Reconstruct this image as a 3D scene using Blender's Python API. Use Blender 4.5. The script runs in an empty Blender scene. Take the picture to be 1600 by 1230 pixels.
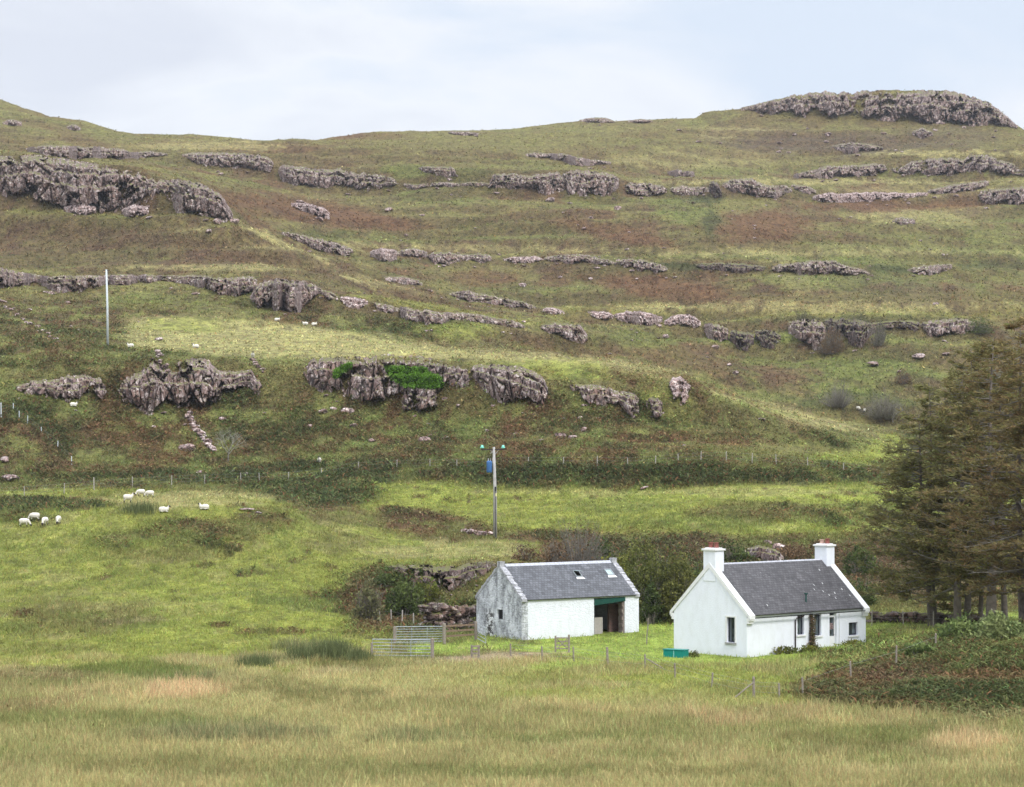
import bpy, bmesh, math, random
import numpy as np
from mathutils import Vector, Matrix

random.seed(7)
RNG = np.random.default_rng(11)
SC = bpy.context.scene
C = SC.collection
# ------------------------------------------------------------------ camera
F = 3750.0            # focal length in photo pixels (85 mm lens)
CZ = 12.0             # eye height over the cottage lawn
PITCH = math.atan((717 - 615) / F)
CP, SP = math.cos(PITCH), math.sin(PITCH)
cam_d = bpy.data.cameras.new('camera')
cam_d.sensor_width = 36.0
cam_d.lens = 36.0 * F / 1600.0
cam_d.clip_start = 0.5
cam_d.clip_end = 8000
cam_d.dof.use_dof = True
cam_d.dof.focus_distance = 215
cam_d.dof.aperture_fstop = cam_d.lens / 1000 / 0.075
cam = bpy.data.objects.new('camera', cam_d)
C.objects.link(cam)
cam.location = (0, 0, CZ)
cam.rotation_euler = (math.radians(90) + PITCH, 0, 0)
SC.camera = cam
# ------------------------------------------------------------------ light
SUN_EL, SUN_AZ = math.radians(48), math.radians(150)   # azimuth measured from +Y, clockwise
world = bpy.data.worlds.new('World')
SC.world = world
world.use_nodes = True
wt = world.node_tree
wt.nodes.clear()
def N(t, typ, **kw):
    n = t.nodes.new(typ)
    for k, v in kw.items():
        if k == 'inp':
            for kk, vv in v.items():
                n.inputs[kk].default_value = vv
        else:
            setattr(n, k, v)
    return n
def L(t, a, b):
    t.links.new(a, b)
wo = N(wt, 'ShaderNodeOutputWorld')
sky = N(wt, 'ShaderNodeTexSky', sky_type='NISHITA', sun_disc=False, sun_elevation=SUN_EL, sun_rotation=SUN_AZ)
b1 = N(wt, 'ShaderNodeBackground', inp={'Strength': 0.10})
L(wt, sky.outputs[0], b1.inputs['Color'])
tc = N(wt, 'ShaderNodeTexCoord')
mp = N(wt, 'ShaderNodeMapping', inp={'Scale': (1.0, 1.0, 2.6), 'Location': (0.37, 0.1, 0.22)})
L(wt, tc.outputs['Generated'], mp.inputs['Vector'])
n1 = N(wt, 'ShaderNodeTexNoise', inp={'Scale': 5.0, 'Detail': 5.0, 'Roughness': 0.48, 'Distortion': 0.5})
L(wt, mp.outputs[0], n1.inputs['Vector'])
cr = N(wt, 'ShaderNodeValToRGB')
L(wt, n1.outputs['Fac'], cr.inputs[0])
e = cr.color_ramp.elements
e[0].position = 0.36; e[0].color = (0.58, 0.65, 0.75, 1)
e[1].position = 0.64; e[1].color = (0.60, 0.63, 0.70, 1)
m_ = e.new(0.50); m_.color = (0.72, 0.745, 0.79, 1)
sx = N(wt, 'ShaderNodeSeparateXYZ'); L(wt, tc.outputs['Generated'], sx.inputs[0])
mr = N(wt, 'ShaderNodeMapRange', inp={'From Min': 0.2, 'From Max': 0.9, 'To Min': 1.0, 'To Max': 2.9})
L(wt, sx.outputs['Z'], mr.inputs['Value'])
b2 = N(wt, 'ShaderNodeBackground')
L(wt, cr.outputs[0], b2.inputs['Color']); L(wt, mr.outputs[0], b2.inputs['Strength'])
mx = N(wt, 'ShaderNodeMixShader', inp={0: 0.93})
L(wt, b1.outputs[0], mx.inputs[1]); L(wt, b2.outputs[0], mx.inputs[2])
L(wt, mx.outputs[0], wo.inputs['Surface'])
sun_d = bpy.data.lights.new('sun', 'SUN')
sun_d.energy = 1.9
sun_d.angle = math.radians(12)
sun_d.color = (1.0, 0.97, 0.93)
sun = bpy.data.objects.new('sun', sun_d)
C.objects.link(sun)
sdir = Vector((math.sin(SUN_AZ) * math.cos(SUN_EL), math.cos(SUN_AZ) * math.cos(SUN_EL), math.sin(SUN_EL)))
sun.rotation_euler = sdir.to_track_quat('Z', 'Y').to_euler()
sun.location = (30, -20, 60)
SC.view_settings.view_transform = 'Standard'
SC.view_settings.look = 'None'
SC.view_settings.gamma = 1
SC.view_settings.exposure = 0.38
try:
    SC.cycles.max_bounces = 5
    SC.cycles.transparent_max_bounces = 4
    SC.cycles.use_denoising = True
except Exception:
    pass

# ------------------------------------------------------------------ projection helpers (photo pixel <-> world)
def at(px, py, D):
    u = (px - 800) / F
    v = (615 - py) / F
    s = D / (CP - v * SP)
    return u * s, D, CZ + (SP + v * CP) * s
def proj(X, Y, Z):
    dz = Z - CZ
    fw = Y * CP + dz * SP
    up = -Y * SP + dz * CP
    return 800 + F * X / fw, 615 - F * up / fw

# ------------------------------------------------------------------ numpy noise
_P = np.random.default_rng(3).permutation(4096)
_V = np.random.default_rng(4).random(4096)
def _h(ix, iy, s=0):
    return _V[_P[(ix + _P[(iy + s * 131) & 4095]) & 4095]]
def vn(x, y, s=0):
    x = np.asarray(x, float); y = np.asarray(y, float)
    ix = np.floor(x).astype(np.int64); iy = np.floor(y).astype(np.int64)
    fx = x - ix; fy = y - iy
    fx = fx * fx * fx * (fx * (fx * 6 - 15) + 10); fy = fy * fy * fy * (fy * (fy * 6 - 15) + 10)
    a = _h(ix, iy, s); b = _h(ix + 1, iy, s); c = _h(ix, iy + 1, s); d = _h(ix + 1, iy + 1, s)
    return (a + (b - a) * fx) * (1 - fy) + (c + (d - c) * fx) * fy
def fbm(x, y, o=4, s=0, r=0.5):
    t = 0; a = 1; tot = 0
    for k in range(o):
        t = t + a * vn(x * 2 ** k + 17.3 * k, y * 2 ** k - 9.1 * k, s + k)
        tot += a; a *= r
    return t / tot * 2 - 1          # -1..1
def vor(x, y, s=0):
    ix = np.floor(x).astype(np.int64); iy = np.floor(y).astype(np.int64)
    f1 = np.full(x.shape, 9.0); f2 = np.full(x.shape, 9.0); idv = np.zeros(x.shape)
    for dx in (-1, 0, 1):
        for dy in (-1, 0, 1):
            cx = ix + dx; cy = iy + dy
            ox = _h(cx, cy, s); oy = _h(cx, cy, s + 7)
            d = np.hypot(cx + ox - x, cy + oy - y)
            v = _h(cx, cy, s + 13)
            closer = d < f1
            f2 = np.where(closer, f1, np.minimum(f2, d))
            idv = np.where(closer, v, idv)
            f1 = np.where(closer, d, f1)
    return f1, f2, idv
def sstep(a, b, x):
    t = np.clip((x - a) / (b - a), 0, 1)
    return t * t * (3 - 2 * t)

# ------------------------------------------------------------------ object helpers
def tag(o, label=None, cat=None, group=None, kind=None):
    if label: o['label'] = label
    if cat: o['category'] = cat
    if group: o['group'] = group
    if kind: o['kind'] = kind
    return o
def empty(name, loc, rz=0, label=None, cat=None, group=None):
    o = bpy.data.objects.new(name, None)
    C.objects.link(o)
    o.location = loc
    o.rotation_euler = (0, 0, rz)
    o.empty_display_size = 0.3
    return tag(o, label, cat, group)
def obj(name, me, mat=None, parent=None):
    o = bpy.data.objects.new(name, me)
    C.objects.link(o)
    if mat is not None:
        for m in (mat if isinstance(mat, (list, tuple)) else [mat]):
            me.materials.append(m)
    if parent is not None:
        o.parent = parent
    return o
def np_mesh(name, V, Q, col=None, smooth=True):
    """V (n,3), Q (m,4) quads"""
    me = bpy.data.meshes.new(name)
    V = np.ascontiguousarray(V, dtype=np.float32); Q = np.ascontiguousarray(Q, dtype=np.int32)
    me.vertices.add(len(V)); me.vertices.foreach_set('co', V.ravel())
    k = Q.shape[1]
    me.loops.add(Q.size); me.loops.foreach_set('vertex_index', Q.ravel())
    me.polygons.add(len(Q))
    me.polygons.foreach_set('loop_start', np.arange(0, Q.size, k, dtype=np.int32))
    me.polygons.foreach_set('loop_total', np.full(len(Q), k, dtype=np.int32))
    me.polygons.foreach_set('use_smooth', np.full(len(Q), smooth, dtype=bool))
    if col is not None:
        a = me.color_attributes.new('Col', 'FLOAT_COLOR', 'POINT')
        c4 = np.ones((len(V), 4), dtype=np.float32); c4[:, :3] = col
        a.data.foreach_set('color', c4.ravel())
    me.update(calc_edges=True)
    return me
class MB:
    """collects shapes into one mesh"""
    def __init__(s): s.v = []; s.f = []; s.mi = []; s.m = 0
    def add(s, vs, fs):
        o = len(s.v); s.v += [tuple(v) for v in vs]
        for f in fs: s.f.append([o + i for i in f]); s.mi.append(s.m)
    def box(s, x0, y0, z0, x1, y1, z1):
        s.add([(x0, y0, z0), (x1, y0, z0), (x1, y1, z0), (x0, y1, z0), (x0, y0, z1), (x1, y0, z1), (x1, y1, z1), (x0, y1, z1)],
              [(0, 3, 2, 1), (4, 5, 6, 7), (0, 1, 5, 4), (1, 2, 6, 5), (2, 3, 7, 6), (3, 0, 4, 7)])
    def prism(s, poly, d):
        """poly: list of 3-D points, extruded by vector d"""
        n = len(poly); P = [Vector(p) for p in poly]; d = Vector(d)
        s.add(P + [p + d for p in P], [tuple(range(n))[::-1], tuple(range(n, 2 * n))] + [(i, (i + 1) % n, n + (i + 1) % n, n + i) for i in range(n)])
    def tube(s, pts, r, n=6, caps=True):
        pts = [Vector(p) for p in pts]
        if not isinstance(r, (list, tuple)): r = [r] * len(pts)
        rings = []
        for i, p in enumerate(pts):
            t = (pts[min(i + 1, len(pts) - 1)] - pts[max(i - 1, 0)]).normalized()
            a = Vector((0, 0, 1)) if abs(t.z) < 0.9 else Vector((1, 0, 0))
            u = t.cross(a).normalized(); w = t.cross(u)
            rings.append([p + (u * math.cos(2 * math.pi * k / n) + w * math.sin(2 * math.pi * k / n)) * r[i] for k in range(n)])
        vs = [v for rg in rings for v in rg]
        fs = [(i * n + k, i * n + (k + 1) % n, (i + 1) * n + (k + 1) % n, (i + 1) * n + k) for i in range(len(pts) - 1) for k in range(n)]
        if caps: fs += [tuple(range(n))[::-1], tuple(range((len(pts) - 1) * n, len(pts) * n))]
        s.add(vs, fs)
    def lathe(s, c, prof, n=12):
        vs = []; 
        for r, z in prof:
            vs += [(c[0] + r * math.cos(2 * math.pi * k / n), c[1] + r * math.sin(2 * math.pi * k / n), c[2] + z) for k in range(n)]
        m = len(prof)
        fs = [(i * n + k, i * n + (k + 1) % n, (i + 1) * n + (k + 1) % n, (i + 1) * n + k) for i in range(m - 1) for k in range(n)]
        fs += [tuple(range(n))[::-1], tuple(range((m - 1) * n, m * n))]
        s.add(vs, fs)
    def mesh(s, name, bevel=0, smooth=False, recalc=True):
        me = bpy.data.meshes.new(name)
        me.from_pydata(s.v, [], s.f)
        for p, i in zip(me.polygons, s.mi): p.material_index = i
        bm = bmesh.new(); bm.from_mesh(me)
        if recalc: bmesh.ops.recalc_face_normals(bm, faces=bm.faces)
        if bevel: bmesh.ops.bevel(bm, geom=bm.edges[:], offset=bevel, segments=1, affect='EDGES')
        bm.to_mesh(me); bm.free()
        if smooth:
            for p in me.polygons: p.use_smooth = True
        return me
    def build(s, name, mat, parent=None, bevel=0, smooth=False):
        return obj(name, s.mesh(name, bevel, smooth), mat, parent)

# ------------------------------------------------------------------ materials
def mat(name, rough=0.8):
    m = bpy.data.materials.new(name); m.use_nodes = True
    t = m.node_tree; b = t.nodes['Principled BSDF']
    b.inputs['Roughness'].default_value = rough
    b.inputs['Specular IOR Level'].default_value = 0.25
    return m, t, b
def ramp(t, fac, stops, interp='LINEAR'):
    r = N(t, 'ShaderNodeValToRGB'); r.color_ramp.interpolation = interp
    L(t, fac, r.inputs[0])
    e = r.color_ramp.elements
    while len(e) > 1: e.remove(e[-1])
    e[0].position = stops[0][0]; e[0].color = (*stops[0][1], 1)
    for p, c in stops[1:]:
        x = e.new(p); x.color = (*c, 1)
    return r.outputs[0]
def noise(t, vec, scale, detail=4, rough=0.55, dist=0):
    n = N(t, 'ShaderNodeTexNoise', inp={'Scale': scale, 'Detail': detail, 'Roughness': rough, 'Distortion': dist})
    if vec is not None: L(t, vec, n.inputs['Vector'])
    return n.outputs['Fac']
def mapping(t, src, scale=(1, 1, 1), rot=(0, 0, 0), loc=(0, 0, 0)):
    m = N(t, 'ShaderNodeMapping', inp={'Scale': scale, 'Rotation': rot, 'Location': loc}); L(t, src, m.inputs[0]); return m.outputs[0]
def mixc(t, fac, a, b, mode='MIX'):
    m = N(t, 'ShaderNodeMix', data_type='RGBA', blend_type=mode)
    for s, v in ((0, fac), (6, a), (7, b)):
        if hasattr(v, 'node'): L(t, v, m.inputs[s])
        elif s == 0: m.inputs[0].default_value = v
        else: m.inputs[s].default_value = (*v, 1)
    return m.outputs[2]
def bump(t, b, h, strength=0.5, dist=0.05):
    n = N(t, 'ShaderNodeBump', inp={'Strength': strength, 'Distance': dist}); L(t, h, n.inputs['Height']); L(t, n.outputs[0], b.inputs['Normal'])
def simple(name, col, rough=0.7, var=0.12, scale=6, metal=0.0, dark=None):
    m, t, b = mat(name, rough)
    tcn = N(t, 'ShaderNodeTexCoord')
    f = noise(t, tcn.outputs['Object'], scale, 5)
    lo = tuple(c * (1 - var) for c in col) if dark is None else dark
    hi = tuple(min(1, c * (1 + var)) for c in col)
    L(t, ramp(t, f, [(0.3, lo), (0.7, hi)]), b.inputs['Base Color'])
    b.inputs['Metallic'].default_value = metal
    return m

def ground_mat():
    m, t, b = mat('moorland_turf', 0.95)
    b.inputs['Specular IOR Level'].default_value = 0.1
    g = N(t, 'ShaderNodeNewGeometry')
    vc = N(t, 'ShaderNodeVertexColor', layer_name='Col')
    # world position squeezed in depth: turf grows in low steps along the slope
    p = mapping(t, g.outputs['Position'], (1, 0.45, 1.2))
    f1 = noise(t, p, 3.2, 5, 0.7)
    f2 = noise(t, p, 0.7, 5, 0.65)
    f3 = noise(t, p, 0.22, 4, 0.6)
    c = mixc(t, 0.75, vc.outputs['Color'], ramp(t, f1, [(0.30, (0.45, 0.42, 0.40)), (0.48, (0.95, 0.95, 0.95)), (0.70, (1.6, 1.55, 1.45))]), 'MULTIPLY')
    c = mixc(t, 0.8, c, ramp(t, f2, [(0.36, (0.50, 0.48, 0.50)), (0.5, (1, 1, 1)), (0.64, (1.40, 1.36, 1.2))]), 'MULTIPLY')  # contrast raised to stand in for small shadows among tussocks
    c = mixc(t, 0.6, c, ramp(t, f3, [(0.35, (0.75, 0.72, 0.75)), (0.65, (1.22, 1.22, 1.1))]), 'MULTIPLY')
    L(t, c, b.inputs['Base Color'])
    a = N(t, 'ShaderNodeMath', operation='ADD'); L(t, f1, a.inputs[0])
    a2 = N(t, 'ShaderNodeMath', operation='MULTIPLY', inp={1: 2.0}); L(t, f2, a2.inputs[0]); L(t, a2.outputs[0], a.inputs[1])
    bump(t, b, a.outputs[0], 0.9, 0.6)
    return m
def leaf_mat(name, trans=0.3):
    m, t, b = mat(name, 0.85)
    b.inputs['Specular IOR Level'].default_value = 0.08
    vc = N(t, 'ShaderNodeVertexColor', layer_name='Col')
    L(t, vc.outputs['Color'], b.inputs['Base Color'])
    tr = N(t, 'ShaderNodeBsdfTranslucent'); L(t, vc.outputs['Color'], tr.inputs[0])
    ms = N(t, 'ShaderNodeMixShader', inp={0: trans})
    L(t, b.outputs[0], ms.inputs[1]); L(t, tr.outputs[0], ms.inputs[2])
    L(t, ms.outputs[0], t.nodes['Material Output'].inputs[0])
    return m
def rock_mat(name, sc=1.0, moss=True, dark=1.0):
    m, t, b = mat(name, 0.9)
    g = N(t, 'ShaderNodeNewGeometry')
    pos = g.outputs['Position']
    pv = mapping(t, pos, (1, 1, 0.55))
    f = noise(t, pv, 0.8 * sc, 6, 0.7)
    c = ramp(t, f, [(0.30, (0.045 * dark, 0.030 * dark, 0.030 * dark)), (0.43, (0.155 * dark, 0.108 * dark, 0.102 * dark)), (0.56, (0.255 * dark, 0.188 * dark, 0.174 * dark)), (0.74, (0.40 * dark, 0.32 * dark, 0.29 * dark))])
    # warm stain
    f4 = noise(t, pos, 0.35 * sc, 4, 0.6)
    c = mixc(t, ramp(t, f4, [(0.46, (0, 0, 0)), (0.62, (0.6, 0.6, 0.6))]), c, (0.19, 0.115, 0.085))
    # lichen crusts
    v = N(t, 'ShaderNodeTexNoise', inp={'Scale': 1.05 * sc, 'Detail': 7, 'Roughness': 0.80}); L(t, pos, v.inputs['Vector'])
    c = mixc(t, ramp(t, v.outputs['Fac'], [(0.53, (0, 0, 0)), (0.58, (0.9, 0.9, 0.9))]), c, (0.60 * dark, 0.53 * dark, 0.50 * dark))
    stn = noise(t, mapping(t, pos, (1, 1, 0.30)), 0.45 * sc, 4, .6)
    c = mixc(t, 0.9, c, ramp(t, stn, [(0.34, (.50, .46, .46)), (0.46, (1, 1, 1)), (0.66, (1.15, 1.08, 1.04))]), 'MULTIPLY')
    # joints
    vo = N(t, 'ShaderNodeTexVoronoi', feature='DISTANCE_TO_EDGE', inp={'Scale': 0.9 * sc}); L(t, mapping(t, pos, (1, 1, 0.5)), vo.inputs['Vector'])
    c = mixc(t, ramp(t, vo.outputs['Distance'], [(0.0, (0.9, 0.9, 0.9)), (0.09, (0, 0, 0))]), c, (0.02, 0.017, 0.016))
    if moss:
        s = N(t, 'ShaderNodeSeparateXYZ'); L(t, g.outputs['Normal'], s.inputs[0])
        fm = noise(t, pos, 1.2, 5, 0.7)
        a = N(t, 'ShaderNodeMath', operation='MULTIPLY_ADD', inp={1: 0.9}); L(t, fm, a.inputs[0]); L(t, s.outputs['Z'], a.inputs[2])
        c = mixc(t, ramp(t, a.outputs[0], [(1.12, (0, 0, 0)), (1.28, (1, 1, 1))]) if False else ramp(t, N_scaled(t, a.outputs[0]), [(0.62, (0, 0, 0)), (0.70, (0.95, 0.95, 0.95))]), c,
                 ramp(t, fm, [(0.35, (0.075, 0.075, 0.025)), (0.65, (0.15, 0.15, 0.045))]))
    L(t, c, b.inputs['Base Color'])
    bump(t, b, f, 0.9, 0.35)
    return m
def N_scaled(t, s):
    a = N(t, 'ShaderNodeMath', operation='MULTIPLY', inp={1: 0.5}); L(t, s, a.inputs[0]); return a.outputs[0]

M = {}
M['ground'] = ground_mat()
M['leaf'] = leaf_mat('fronds_and_blades')
M['needle'] = leaf_mat('larch_needles', 0.5)
M['rock'] = rock_mat('lichened_basalt')
M['boulder'] = rock_mat('pale_lichened_boulder', 1.6, False, 1.35)
M['mossrock'] = rock_mat('mossy_bank_rock', 1.6, True, 0.62)
M['darkrock'] = rock_mat('dark_basalt', 1.3, True, 0.45)  # same rock texture, darkened evenly

# ------------------------------------------------------------------ TERRAIN: rows of equal distance, each with its elevation profile
XS = None
def row(d, *pts):
    return d, sorted(pts)
def seq(d, s):
    v = s.split()
    return d, [tuple(float(q) for q in w.split(',')) for w in v]
ROWS = [
 seq(88, '0,1232 800,1230 1600,1226'),
 seq(112, '0,1132 400,1130 800,1128 1200,1130 1600,1126'),
 seq(128, '0,1076 600,1076 800,1070 1000,1070 1200,1076 1300,1068 1400,1052 1600,1036'),
 seq(142, '0,1046 400,1042 600,1040 800,1038 1000,1041 1130,1044 1200,1042 1300,1030 1400,1010 1500,992 1600,985'),
 seq(151, '0,1015 300,1013 500,1016 600,1023 800,1020 1000,1024 1100,1025 1170,1026 1230,1024 1300,1019 1360,1008 1450,992 1600,975'),
 seq(160, '0,985 400,984 600,996 700,1005 800,1010 1000,1010 1200,1008 1350,1001 1450,990 1600,972'),
 seq(182, '0,925 400,925 520,945 600,962 700,966 800,968 1000,964 1200,962 1600,962'),
 seq(192, '0,893 400,902 520,915 590,900 620,886 700,884 750,880 800,890 900,915 1000,925 1200,925 1600,930'),
 seq(212, '0,835 200,822 400,825 500,845 600,862 700,864 760,858 850,868 1000,885 1200,885 1600,890'),
 seq(228, '0,800 120,790 200,782 330,779 430,786 500,812 600,838 700,848 773,842 850,852 1000,850 1200,845 1600,852'),
 seq(250, '0,792 200,790 400,795 500,783 600,790 700,802 800,800 1000,795 1200,790 1400,795 1600,800'),
 seq(268, '0,772 200,768 400,768 500,760 600,757 800,768 1000,768 1200,765 1400,757 1600,760'),
 seq(282, '0,757 200,752 400,745 600,730 800,722 1000,722 1200,722 1400,735 1600,742'),
 seq(322, '0,640 200,642 300,640 400,625 500,625 600,645 700,645 800,635 900,648 1000,662 1100,672 1200,687 1300,705 1400,722 1600,745'),
 seq(332, '0,592 200,568 300,562 400,572 500,566 600,557 700,563 800,573 850,588 900,600 1000,610 1060,592 1100,615 1200,652 1300,680 1400,708 1600,742'),
 seq(350, '0,547 100,542 200,546 400,549 600,547 700,551 800,556 900,562 1000,572 1050,583 1100,600 1150,618 1200,634 1250,648 1300,661 1390,690 1450,715 1600,745'),
 seq(400, '0,500 200,503 300,508 400,520 500,532 600,549 700,562 800,576 1000,602 1200,672 1390,718 1600,745'),
 seq(430, '0,472 200,480 340,491 420,501 500,513 600,531 700,547 800,562 1000,592 1200,655 1390,705 1600,730'),
 seq(480, '0,436 200,440 400,452 500,470 600,492 700,507 800,527 900,546 1000,556 1200,622 1390,665 1600,690'),
 seq(495, '0,418 100,428 200,426 300,430 400,434 500,452 600,473 700,485 800,492 900,512 1000,540 1200,600 1390,640 1600,668'),
 seq(570, '0,370 200,375 300,382 400,402 500,427 600,452 700,476 800,492 900,506 1000,512 1100,522 1200,542 1300,545 1500,526 1600,537'),
 seq(590, '0,335 200,341 300,346 370,352 440,380 500,404 600,434 700,454 800,472 900,489 1000,491 1100,504 1200,509 1300,501 1500,497 1600,500'),
 seq(610, '0,302 200,326 300,331 360,343 440,376 500,400 600,430 700,448 800,466 900,481 1000,481 1200,492 1400,490 1600,488'),
 seq(625, '0,243 100,248 200,268 300,286 350,315 380,354 440,386 500,406 600,431 700,446 800,456 1000,466 1200,475 1600,475'),
 seq(680, '0,240 200,264 300,294 400,347 450,363 500,374 600,392 700,413 800,416 1000,426 1200,431 1400,430 1600,436'),
 seq(700, '0,239 200,260 300,285 400,336 500,366 600,382 700,397 800,401 1000,406 1200,409 1300,406 1400,412 1600,416'),
 seq(780, '0,238 200,251 300,268 400,291 500,311 600,326 800,336 1000,341 1200,350 1400,350 1600,350'),
 seq(860, '0,237 100,243 200,246 300,258 400,275 500,292 600,297 700,286 800,298 920,310 1000,308 1200,310 1400,320 1600,322'),
 seq(875, '0,230 100,228 200,232 300,238 400,243 500,263 600,274 700,264 800,272 900,267 1000,287 1100,288 1200,281 1300,295 1400,297 1600,295'),
 seq(930, '0,215 200,222 400,232 600,250 700,252 800,258 900,256 1000,272 1100,273 1200,275 1300,278 1400,280 1600,278'),
 seq(950, '0,205 200,216 400,228 600,240 800,245 1000,255 1200,262 1300,262 1420,251 1500,245 1600,243'),
 seq(1050, '0,175 100,194 200,212 400,221 600,222 800,216 1000,206 1200,205 1300,206 1400,210 1500,212 1600,220'),
 seq(1105, '0,157 60,180 130,189 180,207 215,212 300,213 400,221 480,223 520,219 580,211 640,208 800,206 930,190 1010,191 1085,188 1110,179 1170,174 1200,181 1300,186 1400,190 1500,194 1560,197 1600,207'),
 seq(1122, '0,155 40,170 80,183 130,187 180,205 215,210 300,211 330,214 400,219 480,221 520,216 580,208 640,205 720,206 800,203 850,197 930,187 960,190 1010,188 1085,185 1100,176 1160,170 1190,161 1240,150 1290,146 1340,147 1380,142 1480,142 1520,151 1550,166 1580,189 1600,204'),
]
a_in = np.linspace(-0.285, 0.285, 1200)
side = 0.285 + (np.linspace(0, 1, 46)[1:] ** 1.7) * 1.4
COLS = np.concatenate([-side[::-1], a_in, side])
nC = len(COLS)
rd = [2, 12, 25, 45, 65]
rz = [10.4, 9.9, 8.0, 4.4, 1.6]
RD = np.array(rd + [r[0] for r in ROWS] + [1300, 1700, 3000], float)
RZ = np.zeros((nC, len(RD)))
for i, z in enumerate(rz): RZ[:, i] = z
def warp(a, d):      # ridges wander in plan
    k = sstep(185, 300, d)
    return 1 + k * (0.035 * np.sin(a * 23 + d * 0.012) + 0.03 * np.sin(a * 9.0 + 1.3 + d * 0.004)) + 0.12 * k * (a * a) * 2
kern = np.exp(-0.5 * (np.arange(-18, 19) / 7.0) ** 2); kern /= kern.sum()
for i, (d, pts) in enumerate(ROWS):
    pts = [(-700, pts[0][1])] + pts + [(2300, pts[-1][1])]
    # dense pixel profile -> world
    xs = np.linspace(-700, 2300, 1501)
    ys = np.interp(xs, [p[0] for p in pts], [p[1] for p in pts])
    aa = (xs - 800) / F
    D = d * warp(aa, d)
    X, Y, Z = at(xs, ys, D)
    z = np.interp(COLS, X / Y, Z)
    zz = np.convolve(np.pad(z, 18, mode='edge'), kern if d < 1100 else kern, mode='valid') if d < 1100 else z
    RZ[:, i + len(rd)] = zz
sk = RZ[:, len(rd) + len(ROWS) - 1]
RZ[:, -3] = sk - 22; RZ[:, -2] = sk * 0.6; RZ[:, -1] = 20
# monotone cubic along distance
def pchip(x, Yv, xq):
    h = np.diff(x); dl = np.diff(Yv, axis=1) / h
    m = np.zeros_like(Yv)
    w1 = 2 * h[1:] + h[:-1]; w2 = h[1:] + 2 * h[:-1]
    same = dl[:, :-1] * dl[:, 1:] > 0
    with np.errstate(divide='ignore', invalid='ignore'):
        hm = (w1 + w2) / (w1 / dl[:, :-1] + w2 / dl[:, 1:])
    m[:, 1:-1] = np.where(same, hm, 0)
    m[:, 0] = dl[:, 0]; m[:, -1] = dl[:, -1]
    k = np.clip(np.searchsorted(x, xq) - 1, 0, len(x) - 2)
    t = (xq - x[k]) / h[k]
    return ((2 * t ** 3 - 3 * t ** 2 + 1) * Yv[:, k] + (t ** 3 - 2 * t ** 2 + t) * h[k] * m[:, k] + (-2 * t ** 3 + 3 * t ** 2) * Yv[:, k + 1] + (t ** 3 - t ** 2) * h[k] * m[:, k + 1])
dq = np.concatenate([np.geomspace(2, 80, 40)[:-1], np.geomspace(80, 1125, 620), np.geomspace(1135, 3000, 24)])
nR = len(dq)
GZ = pchip(RD, RZ, dq)
AA, DD = np.meshgrid(COLS, dq, indexing='ij')
GY = DD * warp(np.clip(AA, -0.45, 0.45), DD)
GX = AA * GY
# relief: hummocks, sheep-trod steps
fade = sstep(1125, 1080, DD)
amp = np.interp(DD, [0, 80, 140, 150, 165, 185, 260, 330, 600, 1100, 1500], [.05, .14, .12, .05, .06, .3, .5, .9, 1.7, 2.0, 6])
big = fbm(GX / 22, GY / 30, 4, 5, 0.55)
small = fbm(GX / 3.5, GY / 4.5, 3, 9)
ph = GZ / 7.5 + 0.9 * fbm(GX / 70, GY / 90, 3, 15)
ter = (ph - np.floor(ph)); ter = sstep(0.25, 0.95, ter) - ter
kt = sstep(330, 480, DD) * sstep(1100, 1040, DD)
GZ = GZ + kt * 3.6 * ter * (0.5 + vn(GX / 40, GY / 50, 16))
GZ = GZ + amp * 0.9 * big * np.where(DD > 1050, 0.35, 1) + np.minimum(amp, 0.7) * 0.35 * small
# level stance for the two houses
def flat(cx, cy, r, z, GZ):
    w = sstep(r + 7, r, np.hypot(GX - cx, GY - cy)); return GZ * (1 - w) + z * w
NEAR = DD < 400
PX, PY = proj(GX, GY, GZ)
def ground_z(x, y):
    a = x / y
    c = np.clip(np.searchsorted(COLS, a), 1, nC - 1)
    t = (a - COLS[c - 1]) / (COLS[c] - COLS[c - 1])
    z0 = np.interp(y, GY[c - 1], GZ[c - 1]); z1 = np.interp(y, GY[c], GZ[c])
    return float(z0 * (1 - t) + z1 * t)
_rm = np.minimum.accumulate(PY, axis=1)
def hit(px, py):
    """where the sight line of a photo pixel meets the hillside"""
    a = (px - 800) / F
    for _ in range(2):
        c = int(np.clip(np.searchsorted(COLS, a), 1, nC - 1))
        r = _rm[c]
        j = int(np.searchsorted(-r, -py))
        j = min(max(j, 1), nR - 1)
        t = (r[j - 1] - py) / max(1e-6, (r[j - 1] - r[j]))
        t = min(max(t, 0), 1)
        Y = GY[c, j - 1] * (1 - t) + GY[c, j] * t
        X, _y, Z = at(px, py, Y)
        a = X / Y
    return Vector((X, Y, ground_z(X, Y)))

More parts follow.
